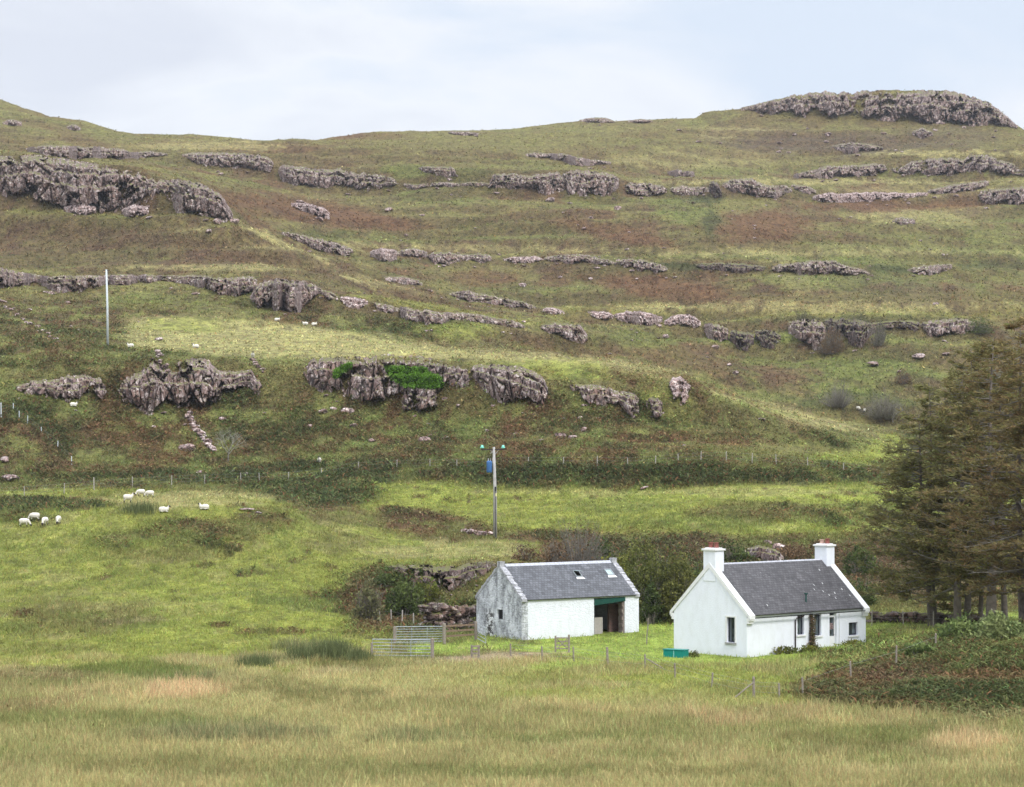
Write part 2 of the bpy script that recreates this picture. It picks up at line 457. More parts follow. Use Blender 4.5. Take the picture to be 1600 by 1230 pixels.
# ------------------------------------------------------------------ vegetation map: what grows where (world surface colour + height + frond share)
# name: colour (albedo), plant height, bracken share
PAL = {
 'moor':   ((0.128, 0.116, 0.048), 0.30, 0.25),
 'olive':  ((0.150, 0.144, 0.052), 0.25, 0.10),
 'rust':   ((0.118, 0.070, 0.038), 0.45, 0.80),
 'umber':  ((0.088, 0.060, 0.036), 0.45, 0.80),
 'fern':   ((0.072, 0.082, 0.030), 0.60, 1.00),
 'darkfern': ((0.046, 0.058, 0.024), 0.70, 1.00),
 'bright': ((0.212, 0.240, 0.052), 0.12, 0.00),
 'pasture': ((0.198, 0.216, 0.052), 0.12, 0.00),
 'lawn':   ((0.250, 0.315, 0.072), 0.10, 0.00),
 'green':  ((0.122, 0.146, 0.042), 0.25, 0.10),
 'straw':  ((0.340, 0.300, 0.145), 0.32, 0.00),
 'pale':   ((0.285, 0.265, 0.115), 0.22, 0.00),
 'tan':    ((0.430, 0.310, 0.180), 0.55, 0.00),
 'meadow': ((0.290, 0.255, 0.115), 0.30, 0.00),
 'meadowgreen': ((0.205, 0.196, 0.080), 0.36, 0.00),
 'rush':   ((0.100, 0.115, 0.055), 0.65, 0.00),
 'heather': ((0.088, 0.068, 0.050), 0.25, 0.30),
 'track':  ((0.340, 0.270, 0.185), 0.05, 0.00),
 'shade':  ((0.060, 0.065, 0.025), 0.30, 0.50),
}
WX = PX + 26 * fbm(GX / 9, GY / 9, 4, 21) * np.clip(200 / DD, .35, 1.3)
WY = PY + 9 * fbm(GX / 9, GY / 9, 4, 31) * np.clip(200 / DD, .5, 1.3)
VEG = np.zeros((nC, nR, 5), np.float32)
def palv(k):
    c, h, b = PAL[k]; return np.array([*c, h, b], np.float32)
VEG[:] = palv('moor')
NF = fbm(GX / 1.8, GY / 3.0, 4, 81, 0.65)
NA = fbm(GX / 14, GY / 22, 5, 41, 0.6); NB = fbm(GX / 5, GY / 8, 5, 51, 0.6); NCc = fbm(GX / 30, GY / 40, 4, 61)
def lay(w, k):
    w = np.clip(w, 0, 1)[..., None].astype(np.float32)
    VEG[:] = VEG * (1 - w) + palv(k) * w
def ell(cx, cy, rx, ry, k, s=1.0, ang=0, soft=0.30, rag=0.5):
    dx = WX - cx; dy = WY - cy
    ca, sa = math.cos(math.radians(ang)), math.sin(math.radians(ang))
    r = np.hypot((dx * ca + dy * sa) / rx, (-dx * sa + dy * ca) / ry) + rag * (NB * 0.8 + NF * 0.75)
    lay(s * sstep(1 + soft, 1 - soft, r), k)
def strip(*a, **k):
    ell(*a, rag=1.3, **k)
def band(pts, k, s=1.0, soft=6, rag=0.5):
    """pts: (x, ytop, ybottom)"""
    xs = [p[0] for p in pts]
    t = np.interp(WX, xs, [p[1] for p in pts]); b = np.interp(WX, xs, [p[2] for p in pts])
    w = sstep(-soft, soft, WY - t + rag * soft * (2.4 * NB + 2 * NF)) * sstep(-soft, soft, b - WY + rag * soft * (2.4 * NB + 2 * NF))
    w = w * sstep(xs[0] - 3 * soft, xs[0] + 3 * soft, WX) * sstep(xs[-1] + 3 * soft, xs[-1] - 3 * soft, WX)
    lay(s * w, k)
# the whole hill: mixed grass, bracken and heather
lay(sstep(-0.1, 0.35, NA), 'olive'); lay(0.75 * sstep(0.0, 0.35, -NA + 0.4 * NB), 'rust'); lay(0.6 * sstep(0.15, 0.5, NCc), 'green')
W = lambda l: [(-900, l[0][1], l[0][2])] + l + [(2500, l[-1][1], l[-1][2])]
# flats carry pale grass, the steps darker heath; the contrast also paints slope shading
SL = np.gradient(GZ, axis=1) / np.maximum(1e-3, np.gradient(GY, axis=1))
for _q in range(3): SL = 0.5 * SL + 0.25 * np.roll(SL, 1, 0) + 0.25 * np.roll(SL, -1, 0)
SLOPE_LAY = True
# far hill
band(W([(0, 140, 250), (600, 190, 260), (1600, 130, 265)]), 'olive', 0.5, 15)
ell(420, 232, 110, 8, 'rust', .8); ell(560, 212, 80, 6, 'rust', .8); ell(130, 220, 60, 10, 'rust', .5, 20)
ell(700, 235, 90, 14, 'moor', .7); ell(1300, 225, 130, 18, 'heather', .8); ell(1180, 215, 80, 16, 'heather', .5); ell(760, 222, 200, 14, 'olive', .5)
ell(1480, 215, 80, 18, 'heather', .5); ell(1150, 205, 60, 12, 'pale', .5); ell(330, 228, 120, 7, 'pale', .6); ell(1080, 250, 120, 14, 'pale', .35)
ell(480, 330, 200, 22, 'rust', .75, 8); ell(560, 345, 110, 14, 'rust', .8, 6); ell(700, 330, 120, 14, 'olive', .6); ell(700, 300, 80, 20, 'green', .7)
ell(960, 365, 90, 14, 'rust', .85, 12); ell(1180, 355, 85, 26, 'rust', .8); ell(1400, 322, 130, 9, 'rust', .85); ell(1120, 300, 40, 10, 'umber', .7)
ell(1450, 335, 110, 16, 'pale', .6); ell(1080, 335, 70, 25, 'green', .8, 25); ell(1440, 300, 160, 8, 'pale', .4)
band([(1000, 385, 405), (1300, 385, 408), (1700, 385, 408)], 'green', .6)
ell(1250, 390, 300, 8, 'pale', .35); ell(800, 360, 150, 14, 'green', .6); ell(620, 370, 130, 10, 'green', .55)
ell(1040, 450, 120, 18, 'rust', .85, 8); ell(760, 435, 60, 12, 'rust', .7); ell(1400, 450, 90, 20, 'heather', .5, 10); ell(1250, 440, 60, 20, 'pale', .4, 40)
band([(850, 455, 500), (1200, 462, 498), (1700, 455, 495)], 'bright', .45, 8); ell(1300, 478, 260, 10, 'pale', .5)
ell(1480, 390, 200, 50, 'green', .4); ell(1300, 430, 140, 24, 'green', .4)
# left shoulder below the great crag
band(W([(0, 340, 420), (300, 345, 420), (450, 385, 440), (560, 420, 455), (700, 455, 480)]), 'umber', .62, 12)
ell(150, 340, 170, 12, 'olive', .9); ell(330, 370, 120, 10, 'pale', .5, 12); ell(200, 348, 60, 10, 'green', .5); ell(480, 400, 120, 7, 'pale', .7, 26); ell(600, 445, 90, 6, 'pale', .5, 15)
ell(350, 418, 200, 6, 'pale', .6); ell(650, 478, 160, 6, 'bright', .5, 8); ell(820, 470, 150, 10, 'green', .5)
ell(60, 500, 140, 35, 'umber', .65); ell(120, 530, 120, 20, 'fern', .5); ell(260, 470, 120, 16, 'green', .5); ell(420, 470, 60, 20, 'green', .6)
ell(620, 505, 110, 18, 'fern', .8); ell(560, 495, 70, 14, 'umber', .5); ell(720, 520, 70, 14, 'bright', .5); ell(880, 545, 110, 16, 'rust', .6, 8)
# pale ridge top and its crest
band([(195, 498, 545), (300, 497, 552), (420, 503, 556), (600, 527, 560), (700, 545, 566)], 'pale', .85, 7)
ell(300, 508, 90, 10, 'bright', .6); ell(430, 515, 110, 8, 'pale', .9, 5)
band([(500, 538, 562), (700, 546, 562), (850, 556, 572), (1000, 566, 590), (1060, 580, 600), (1150, 612, 630), (1250, 644, 660), (1390, 684, 705)], 'pale', .85, 5)
ell(900, 580, 110, 16, 'bright', .7, 4); ell(1060, 605, 50, 14, 'olive', .8)
# valley behind the ridge
ell(1100, 560, 160, 25, 'rust', .6, 12); ell(1180, 575, 110, 22, 'umber', .5, 15); ell(1380, 580, 120, 40, 'green', .85); ell(1150, 610, 80, 12, 'olive', .6, 20)
ell(1300, 560, 160, 14, 'green', .7); ell(1330, 630, 90, 16, 'fern', .8); ell(1480, 570, 40, 14, 'rust', .4); ell(1430, 520, 100, 20, 'green', .6); ell(1000, 530, 80, 12, 'green', .7)
# the bracken face
band(W([(0, 560, 760), (200, 600, 756), (400, 590, 750), (600, 640, 748), (800, 600, 768), (1000, 620, 768), (1100, 640, 768), (1240, 680, 745)]), 'fern', .55, 10)
lay(0.8 * sstep(560, 600, WY) * sstep(770, 740, WY) * sstep(1330, 1150, WX) * sstep(-0.05, 0.35, NB + 0.5 * NA), 'rust')
lay(0.65 * sstep(560, 600, WY) * sstep(770, 740, WY) * sstep(1330, 1150, WX) * sstep(0.05, 0.35, -NB), 'green')
ell(70, 700, 110, 45, 'umber', .6); ell(30, 585, 120, 10, 'olive', .6); ell(150, 560, 140, 14, 'fern', .6); ell(420, 650, 70, 40, 'fern', .4)
ell(450, 600, 60, 35, 'olive', .8); ell(720, 625, 70, 22, 'olive', .7); ell(1050, 630, 60, 20, 'bright', .5, 20); ell(950, 605, 60, 12, 'olive', .7)
ell(1150, 660, 120, 22, 'moor', .6, 15); ell(1060, 690, 120, 16, 'rust', .5); ell(1300, 690, 80, 20, 'fern', .4); ell(1240, 705, 120, 10, 'olive', .8); ell(1330, 715, 60, 12, 'bright', .6)
ell(1390, 700, 40, 20, 'bright', .7); ell(820, 690, 60, 6, 'olive', .6)
band(W([(0, 742, 757), (300, 738, 757), (420, 728, 775), (560, 722, 762), (700, 722, 745), (850, 728, 768), (1000, 728, 766), (1180, 735, 752)]), 'darkfern', .85, 6)
ell(500, 775, 75, 22, 'darkfern', .9); ell(1250, 735, 120, 10, 'fern', .6)
band(W([(0, 757, 772), (150, 757, 770), (300, 758, 766)][:3] + [(380, 762, 763)]), 'bright', .6, 3) if False else None
ell(130, 768, 140, 7, 'bright', .6)
# terrace and slope behind the houses
band([(560, 752, 800), (650, 756, 812), (760, 762, 830), (900, 764, 850), (1100, 766, 840), (1390, 752, 850), (1700, 750, 880)], 'bright', .85, 7)
ell(1200, 775, 260, 12, 'bright', .8); ell(1100, 770, 330, 5, 'pale', .5)
ell(1190, 800, 110, 18, 'umber', .7); ell(960, 790, 80, 10, 'green', .5); ell(1080, 820, 120, 14, 'green', .6); ell(1330, 810, 90, 22, 'fern', .5)
band([(840, 832, 900), (950, 836, 920), (1100, 842, 930), (1250, 840, 940), (1400, 835, 950), (1700, 830, 950)], 'umber', .8, 10)
lay(0.7 * sstep(835, 850, WY) * sstep(950, 930, WY) * sstep(860, 900, WX) * sstep(0.0, 0.3, NB), 'green')
band([(590, 792, 812), (680, 800, 832), (780, 822, 842), (860, 830, 850)], 'umber', .85, 5)
ell(640, 810, 70, 18, 'umber', .6); ell(560, 810, 50, 18, 'olive', .6)
# pasture at left
band([(-900, 800, 1046), (0, 800, 1046), (120, 785, 1046), (200, 778, 1046), (430, 780, 1044), (500, 822, 1040), (600, 830, 1020), (700, 850, 880), (850, 850, 880)], 'pasture', .95, 5)
ell(300, 960, 330, 60, 'bright', .5); ell(60, 790, 110, 12, 'darkfern', .95); ell(10, 800, 70, 14, 'darkfern', .8)
ell(180, 775, 0.1, 0.1, 'pale', 0); ell(300, 778, 150, 9, 'pale', .8); ell(230, 788, 60, 9, 'straw', .6)
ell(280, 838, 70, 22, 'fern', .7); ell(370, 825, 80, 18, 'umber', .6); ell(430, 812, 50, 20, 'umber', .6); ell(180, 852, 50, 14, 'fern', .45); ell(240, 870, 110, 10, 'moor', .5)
ell(130, 960, 110, 18, 'moor', .75); ell(80, 985, 90, 14, 'olive', .7); ell(420, 940, 30, 8, 'green', .7); ell(480, 945, 40, 14, 'green', .8); ell(520, 845, 60, 18, 'moor', .5)
ell(200, 970, 60, 8, 'heather', .4); ell(60, 1018, 90, 10, 'olive', .5); ell(200, 845, 40, 8, 'heather', .4)
ell(720, 862, 130, 16, 'pale', .75)
band([(545, 905, 985), (600, 885, 990), (650, 900, 985), (740, 895, 985)], 'fern', .95, 7); ell(620, 930, 50, 22, 'umber', .6); ell(560, 950, 30, 22, 'fern', .9); ell(800, 880, 80, 14, 'umber', .5)
# wet meadow in front
band(W([(0, 1040, 1400), (200, 1042, 1400), (420, 1030, 1400), (560, 1015, 1400), (640, 1032, 1400), (800, 1022, 1400), (900, 1030, 1400), (1050, 1046, 1400), (1150, 1080, 1400), (1250, 1105, 1400), (1600, 1110, 1400)]), 'meadow', 1, 4)
lay(0.5 * sstep(1120, 1165, WY + 14 * NCc), 'meadowgreen')
lay(0.5 * sstep(1045, 1060, WY) * sstep(0.1, 0.45, NA), 'straw'); lay(0.45 * sstep(1045, 1060, WY) * sstep(0.0, 0.35, NB), 'meadowgreen')
ell(280, 1090, 60, 18, 'tan', .85); ell(200, 1098, 40, 14, 'tan', .6); ell(60, 1050, 80, 7, 'tan', .6); ell(60, 1085, 120, 10, 'tan', .3); ell(340, 1080, 60, 12, 'tan', .35)
ell(320, 1050, 120, 8, 'meadowgreen', .8); ell(500, 1016, 62, 9, 'rush', .95); ell(400, 1032, 60, 6, 'rush', .7); ell(100, 1130, 150, 18, 'meadowgreen', .7); ell(330, 1140, 120, 22, 'rush', .35); ell(520, 1150, 140, 14, 'rush', .4)
ell(820, 1090, 260, 26, 'straw', .5); ell(560, 1070, 120, 14, 'straw', .5); ell(950, 1060, 180, 14, 'meadow', .5); ell(480, 1060, 90, 6, 'straw', .5)
ell(1220, 1120, 60, 12, 'tan', .55); ell(1120, 1112, 60, 8, 'tan', .3); ell(1530, 1160, 60, 18, 'tan', .6); ell(1400, 1130, 60, 10, 'tan', .4); ell(1400, 1200, 90, 12, 'straw', .5)
ell(860, 1190, 200, 22, 'meadowgreen', .6); ell(1250, 1170, 120, 14, 'meadowgreen', .6)
# lawn, track and mound
band([(640, 1005, 1026), (760, 992, 1020), (820, 1000, 1020), (900, 985, 1030), (1000, 980, 1046), (1060, 975, 1062), (1150, 975, 1092), (1260, 975, 1090), (1330, 975, 1052), (1440, 965, 1030), (1500, 960, 1000), (1700, 955, 975)], 'lawn', .95, 5)
ell(860, 985, 110, 8, 'green', .6); ell(1180, 1075, 80, 14, 'bright', .6); ell(1330, 1000, 60, 6, 'moor', .5); ell(1420, 985, 60, 6, 'pale', .5)
band([(500, 1046, 1058), (600, 1036, 1052), (680, 1029, 1042), (770, 1021, 1030), (900, 1018, 1022)], 'track', .9, 2, 0.3)
band([(1235, 1070, 1090), (1290, 1048, 1108), (1400, 1025, 1115), (1480, 990, 1118), (1600, 975, 1118), (2500, 960, 1118)], 'fern', .97, 5)
lay(0.7 * sstep(1255, 1290, WX) * sstep(1020, 1040, WY) * sstep(1118, 1108, WY) * sstep(0.0, 0.3, NB + .3 * NA), 'rust')
ell(1540, 1010, 100, 22, 'green', .6); ell(1340, 1095, 60, 14, 'darkfern', .6)
# dark ground below the larches
ell(1500, 968, 150, 8, 'green', .8)
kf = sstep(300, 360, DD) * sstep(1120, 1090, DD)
lay(0.45 * kf * sstep(0.08, -0.04, SL + 0.05 * NF), 'pale')  # paler flats, partly painted as the brighter lit ground
lay(0.55 * kf * sstep(0.26, 0.40, SL + 0.10 * NB), 'umber')  # darker steep ground, partly slope shading put into the colour
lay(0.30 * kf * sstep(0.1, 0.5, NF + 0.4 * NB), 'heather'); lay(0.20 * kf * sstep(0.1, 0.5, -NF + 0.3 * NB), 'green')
ell(1180, 355, 85, 26, 'rust', .6); ell(1040, 450, 120, 16, 'rust', .75, 8); ell(960, 365, 90, 12, 'rust', .7, 12); ell(1400, 322, 130, 8, 'rust', .85); ell(560, 345, 130, 12, 'rust', .6, 6); ell(470, 325, 160, 10, 'rust', .6, 8)
ell(1110, 350, 14, 20, 'darkfern', .7); ell(1100, 312, 30, 7, 'darkfern', .7); ell(1085, 417, 80, 5, 'darkfern', .75, 2); ell(1400, 420, 50, 6, 'darkfern', .75, 4); ell(1560, 415, 60, 5, 'darkfern', .6); ell(1330, 398, 60, 4, 'darkfern', .5)
ell(500, 366, 60, 5, 'fern', .6); ell(640, 408, 60, 5, 'fern', .5); ell(730, 270, 50, 6, 'fern', .5); ell(640, 268, 40, 10, 'green', .7); strip(1300, 500, 200, 5, 'fern', .6); ell(1180, 530, 80, 8, 'green', .8)
strip(1240, 480, 260, 7, 'pale', .55); strip(1300, 396, 280, 4, 'pale', .5); strip(760, 388, 240, 5, 'pale', .5, 1); strip(1330, 268, 140, 5, 'green', .6); strip(1270, 284, 240, 4, 'pale', .6); strip(1480, 240, 110, 4, 'pale', .7)
# tufty, patchy grazing and meadow
gz_ = (VEG[..., 4] < 0.3) * sstep(300, 260, DD)
past = gz_ * sstep(146, 156, DD) * (1 - (WX > 820) * (WY > 960))
lay(past * 0.6 * sstep(0.12, 0.42, NF + .5 * NB), 'green'); lay(past * 0.45 * sstep(0.15, 0.5, -NF + .5 * NA), 'pale'); lay(past * 0.7 * sstep(0.42, 0.60, NF * .8 - .6 * NB), 'umber')
mead = gz_ * sstep(150, 142, DD)
lay(mead * 0.45 * sstep(0.05, 0.4, NF - .4 * NA), 'meadowgreen'); lay(mead * 0.45 * sstep(0.05, 0.4, -NF + .6 * NB), 'straw'); lay(mead * 0.25 * sstep(.2, .5, fbm(GX / 1.1, GY / 3.5, 3, 95)), 'tan'); lay(mead * 0.25 * sstep(.2, .5, fbm(GX / 2.1, GY / 4.5, 3, 97)), 'rush')
fz = (VEG[..., 4] > 0.45) * sstep(520, 440, DD)
NG = fbm(GX / 3.2, GY / 6.5, 4, 111, 0.6)
lay(0.45 * fz * sstep(0.05, 0.35, NF), 'rust'); lay(0.65 * fz * sstep(0.05, 0.30, NG), 'green'); lay(0.5 * fz * sstep(0.22, 0.42, NG - .3 * NF), 'olive'); lay(0.7 * fz * sstep(0.15, 0.38, -NG), 'darkfern')
ell(1150, 870, 330, 26, 'umber', .85); ell(1250, 900, 260, 34, 'darkfern', .6); ell(930, 860, 90, 20, 'umber', .9); ell(1000, 870, 90, 30, 'darkfern', .6); ell(1420, 880, 140, 50, 'umber', .6); ell(1180, 858, 60, 8, 'green', .5)
ell(640, 935, 110, 50, 'darkfern', .95); ell(590, 945, 45, 40, 'rust', .75); ell(660, 965, 80, 14, 'umber', .7); ell(700, 938, 50, 8, 'olive', .7); ell(725, 925, 30, 10, 'pale', .4)
ell(1480, 1060, 210, 62, 'fern', .9); ell(1330, 1075, 80, 28, 'rust', .7); ell(1400, 1050, 70, 18, 'umber', .7); ell(1500, 1085, 120, 16, 'darkfern', .7); ell(1540, 1060, 70, 12, 'rust', .7); ell(1300, 1080, 40, 16, 'darkfern', .7); ell(1430, 1100, 120, 8, 'darkfern', .6)
ell(520, 772, 80, 22, 'darkfern', .8); ell(1000, 745, 330, 14, 'darkfern', .5)
ell(60, 1075, 110, 12, 'umber', .45); ell(360, 1062, 80, 10, 'rush', .6); ell(340, 1150, 170, 16, 'rush', .3); ell(560, 1158, 150, 12, 'rush', .25); ell(850, 1150, 160, 12, 'meadowgreen', .8); ell(640, 1110, 70, 9, 'meadowgreen', .7)
ell(780, 1070, 260, 16, 'pale', .55); ell(880, 1048, 200, 10, 'bright', .35); ell(1120, 1085, 90, 12, 'bright', .5); ell(1130, 1150, 220, 12, 'meadowgreen', .7); ell(1380, 1175, 160, 14, 'rush', .4); ell(160, 1190, 220, 16, 'meadowgreen', .6); ell(700, 1210, 260, 12, 'meadowgreen', .7); ell(90, 1220, 160, 10, 'straw', .5)
ell(280, 1088, 66, 18, 'tan', .95); ell(1225, 1118, 60, 12, 'tan', .7); ell(1535, 1160, 70, 20, 'tan', .8); ell(200, 1050, 90, 6, 'straw', .7); ell(620, 1032, 60, 4, 'green', .6)
NH = fbm(GX / 6.5, GY / 10, 4, 121, .6)
mz = sstep(146, 140, DD) * (VEG[..., 4] < .4)
lay(mz * .5, 'meadow')
lay(mz * .7 * sstep(.05, .3, NH), 'pale'); lay(mz * .55 * sstep(.08, .3, -NH), 'meadowgreen'); lay(mz * .35 * sstep(.2, .4, NF - NH * .6), 'green'); lay(mz * .45 * sstep(.28, .42, NF + NH * .5), 'straw')
for q_ in ((60, 1040, 70, 9, 'meadow'), (190, 1048, 60, 7, 'bright'), (330, 1036, 50, 8, 'meadow'), (420, 1052, 60, 7, 'green'), (520, 1040, 50, 8, 'olive'), (120, 1058, 70, 5, 'green'), (270, 1058, 60, 6, 'rush'), (700, 1044, 90, 8, 'pale'), (1000, 1062, 80, 9, 'bright'), (900, 1040, 60, 5, 'lawn'), (1180, 1100, 60, 9, 'bright')):
    ell(*q_, .7, rag=1.2)
ell(280, 1090, 62, 15, 'tan', .6); ell(70, 1062, 90, 10, 'umber', .35); ell(1530, 1160, 60, 16, 'tan', .5)
for q_ in ((700, 1065, 150, 12, 'pale', .8), (980, 1085, 150, 14, 'bright', .55), (860, 1060, 120, 9, 'pasture', .5), (620, 1085, 90, 9, 'straw', .7), (1130, 1062, 90, 10, 'bright', .8), (1080, 1100, 120, 9, 'pale', .6), (470, 1085, 90, 14, 'olive', .6), (390, 1120, 110, 9, 'pale', .6), (380, 1150, 150, 11, 'rush', .55), (150, 1130, 150, 12, 'green', .5), (650, 1160, 130, 9, 'rush', .4), (930, 1160, 170, 10, 'green', .5), (1300, 1165, 120, 10, 'olive', .6), (1150, 1130, 60, 9, 'tan', .4), (1420, 1150, 90, 8, 'green', .5), (1440, 1205, 120, 9, 'straw', .8), (240, 1205, 170, 11, 'olive', .5), (760, 1215, 200, 9, 'green', .45), (1080, 1210, 130, 9, 'olive', .5), (40, 1105, 90, 8, 'rust', .3),
            (80, 1044, 60, 8, 'pasture', .9), (230, 1052, 80, 9, 'green', .8), (420, 1050, 70, 9, 'pasture', .8), (330, 1034, 50, 7, 'straw', .6), (150, 1034, 60, 6, 'straw', .5), (560, 1046, 60, 7, 'olive', .7)):
    ell(*q_, rag=1.4)
tint = 1 + 0.14 * fbm(GX / 2.5, GY / 4, 3, 71) + 0.12 * NF
VEG[..., :3] *= 1.12 * tint[..., None]
VEG[..., :3] *= 1 + (np.array([0.97, 0.93, 0.96]) - 1) * (sstep(400, 600, DD))[..., None]

Vt = np.stack([GX, GY, GZ], -1).reshape(-1, 3)
ii, jj = np.meshgrid(np.arange(nC - 1), np.arange(nR - 1), indexing='ij')
q0 = (ii * nR + jj).ravel()
Qt = np.stack([q0, q0 + nR, q0 + nR + 1, q0 + 1], -1)
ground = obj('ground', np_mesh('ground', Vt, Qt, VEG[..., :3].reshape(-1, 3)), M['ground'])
tag(ground, 'rough moorland hillside and valley floor', 'hillside', kind='structure')

# ------------------------------------------------------------------ growing cover: blades and fronds
SPX = np.abs((PX[1:, :-1] - PX[:-1, :-1]) * (PY[:-1, 1:] - PY[:-1, :-1]))
VIS = (PY[:-1, 1:] <= _rm[:-1, :-1] + 6)
INF = (PX[:-1, :-1] > -200) & (PX[:-1, :-1] < 1820) & (PY[:-1, :-1] < 1290) & (DD[:-1, :-1] < 1124)
SW = np.where(INF, SPX * np.where(VIS, 1, 0.0) + 0.0, 0)
COTB = (lambda X, Y: ((X - 14.64) * .729 + (Y - 150) * .684 > -.1) & ((X - 14.64) * .729 + (Y - 150) * .684 < 11.9) & (-(X - 14.64) * .684 + (Y - 150) * .729 > -.1) & (-(X - 14.64) * .684 + (Y - 150) * .729 < 6.3))
BARB = (lambda X, Y: ((X - .66) * .788 + (Y - 165) * .616 > -.05) & ((X - .66) * .788 + (Y - 165) * .616 < 10.7) & (-(X - .66) * .616 + (Y - 165) * .788 > -.05) & (-(X - .66) * .616 + (Y - 165) * .788 < 5.2))
def sample(n, wt_):
    p = wt_.ravel() / wt_.sum()
    k = RNG.choice(p.size, n, p=p)
    i, j = np.unravel_index(k, wt_.shape)
    s = RNG.random(n); t = RNG.random(n)
    def bl(G):
        if G.ndim == 3: return bl2(G, s[:, None], t[:, None])
        return bl2(G, s, t)
    def bl2(G, s, t):
        return (G[i, j] * (1 - s) + G[i + 1, j] * s) * (1 - t) + (G[i, j + 1] * (1 - s) + G[i + 1, j + 1] * s) * t
    P = np.stack([bl(GX), bl(GY), bl(GZ)], -1)
    keep = ~(COTB(P[:, 0], P[:, 1]) | BARB(P[:, 0], P[:, 1]))
    return P[keep], bl(VEG)[keep]
def clump_pos(P, n, spread):
    k = np.repeat(np.arange(len(P)), n)
    Q = P[k].copy()
    Q[:, :2] += RNG.normal(0, 1, (len(Q), 2)) * (spread[k][:, None] if np.ndim(spread) else spread)
    return Q, k
def blades(name, P, col, h, w, lean, nseg=1, mat_=None, arch=0.0, az=None):
    """each row of P is the foot of one tapering blade"""
    n = len(P)
    th = RNG.random(n) * 2 * np.pi if az is None else az
    fa = RNG.random(n) * np.pi                       # facing of the flat side
    dx, dy = np.cos(th), np.sin(th)
    wx, wy = np.cos(fa), np.sin(fa)
    Vs = []
    for s in range(nseg + 1):
        t = s / nseg
        out = lean * h * (t ** (1 + arch)); up = h * (t - arch * 0.55 * t * t)
        ww = w * (1 - 0.75 * t ** 1.3) * 0.5 if nseg == 1 else w * np.sin(np.pi * (0.15 + 0.8 * t)) * 0.5
        cx = P[:, 0] + dx * out; cy = P[:, 1] + dy * out; cz = P[:, 2] + up - 0.02
        Vs += [np.stack([cx - wx * ww, cy - wy * ww, cz], -1), np.stack([cx + wx * ww, cy + wy * ww, cz], -1)]
    V = np.stack(Vs, 1).reshape(-1, 3)
    k = 2 * (nseg + 1)
    base = (np.arange(n) * k)[:, None]
    Q = np.concatenate([np.stack([base[:, 0] + 2 * s, base[:, 0] + 2 * s + 1, base[:, 0] + 2 * s + 3, base[:, 0] + 2 * s + 2], -1) for s in range(nseg)])
    cc = np.repeat(col, k, axis=0)
    me = np_mesh(name, V, Q, cc, smooth=False)
    return obj(name, me, mat_ or M['leaf'])
def jitter(col, v=0.25, hue=0.08):
    n = len(col)
    g = np.exp(RNG.normal(0, v, n))[:, None]
    c = col * g
    r = RNG.normal(0, hue, n)
    c[:, 0] *= np.exp(r); c[:, 1] *= np.exp(-r * .5)
    return np.clip(c, 0.004, 0.8)
GAIN = 1.18
# 1 foreground meadow grass
nearw = np.where((DD[:-1, :-1] < 152), SW, 0) * (VEG[:-1, :-1, 4] < 0.5) * (VEG[:-1, :-1, 3] > 0.2)
P, v = sample(88000, nearw)
Q, k = clump_pos(P, 5, 0.16)
col = jitter(v[k, :3] * 1.30, 0.24); dry = RNG.random(len(k)) < 0.10
col[dry] = col[dry] * 0.4 + np.array([0.40, 0.33, 0.17]) * 0.6 * np.exp(RNG.normal(0, .2, (dry.sum(), 1)))
h = 0.85 * v[k, 3] * np.exp(RNG.normal(0, 0.3, len(k))); 
g1 = blades('meadow_grass', Q, col, h, 0.030 + 0.02 * RNG.random(len(k)), np.abs(RNG.normal(0.35, 0.25, len(k))))
tag(g1, 'tall pale seeding grass of the wet meadow in front', 'grass', kind='stuff')
# 2 short turf
nw = np.where(DD[:-1, :-1] < 300, SW, 0) * (VEG[:-1, :-1, 4] < 0.4) * ((VEG[:-1, :-1, 3] <= 0.3) | (DD[:-1, :-1] > 152)) * (VEG[:-1, :-1, 3] > 0.07)
P, v = sample(86000, nw)
Q, k = clump_pos(P, 3, 0.12)
dist = Q[:, 1] / 150
h = (v[k, 3] * 0.8 + 0.04) * np.exp(RNG.normal(0, 0.35, len(k)))
g2 = blades('pasture_grass', Q, jitter(v[k, :3] * GAIN, 0.2), h, 0.05 * dist, np.abs(RNG.normal(0.8, 0.4, len(k))))
tag(g2, 'short green grazed grass of the pasture and lawn', 'grass', kind='stuff')
# 3 bracken fronds, near and on the first hill face
bw = np.where(DD[:-1, :-1] < 480, SW, 0) * np.clip(VEG[:-1, :-1, 4], 0, 1) ** 1.3 * np.where(DD[:-1, :-1] < 165, 1.6, 1)
P, v = sample(76000, bw)
ds = np.clip(P[:, 1] / 260, 0.55, 1.5)
Q, k = clump_pos(P, 4, 0.22 * ds)
Q[:, 2] += v[k, 3] * RNG.random(len(k)) * 0.5
col = jitter(v[k, :3] * GAIN * 1.15, 0.32, 0.10); r = RNG.random(len(k))
col[r < 0.10] = np.array([0.17, 0.09, 0.045]) * np.exp(np.clip(RNG.normal(0, .3, ((r < 0.10).sum(), 1)), -.6, .4))
col[r > 0.90] = np.array([0.13, 0.15, 0.045]) * np.exp(RNG.normal(0, .3, ((r > 0.90).sum(), 1)))
h = (v[k, 3] * 0.75) * np.exp(np.clip(RNG.normal(0, 0.3, len(k)), -.7, .5)) * np.clip(ds[k], .8, 1.1)
g3 = blades('bracken', Q, col, h, 0.16 * ds[k] * np.exp(RNG.normal(0, .25, len(k))), np.abs(RNG.normal(0.9, 0.4, len(k))), 2, None, 0.8)
tag(g3, 'green and rust brown bracken covering banks and slopes', 'bracken', kind='stuff')
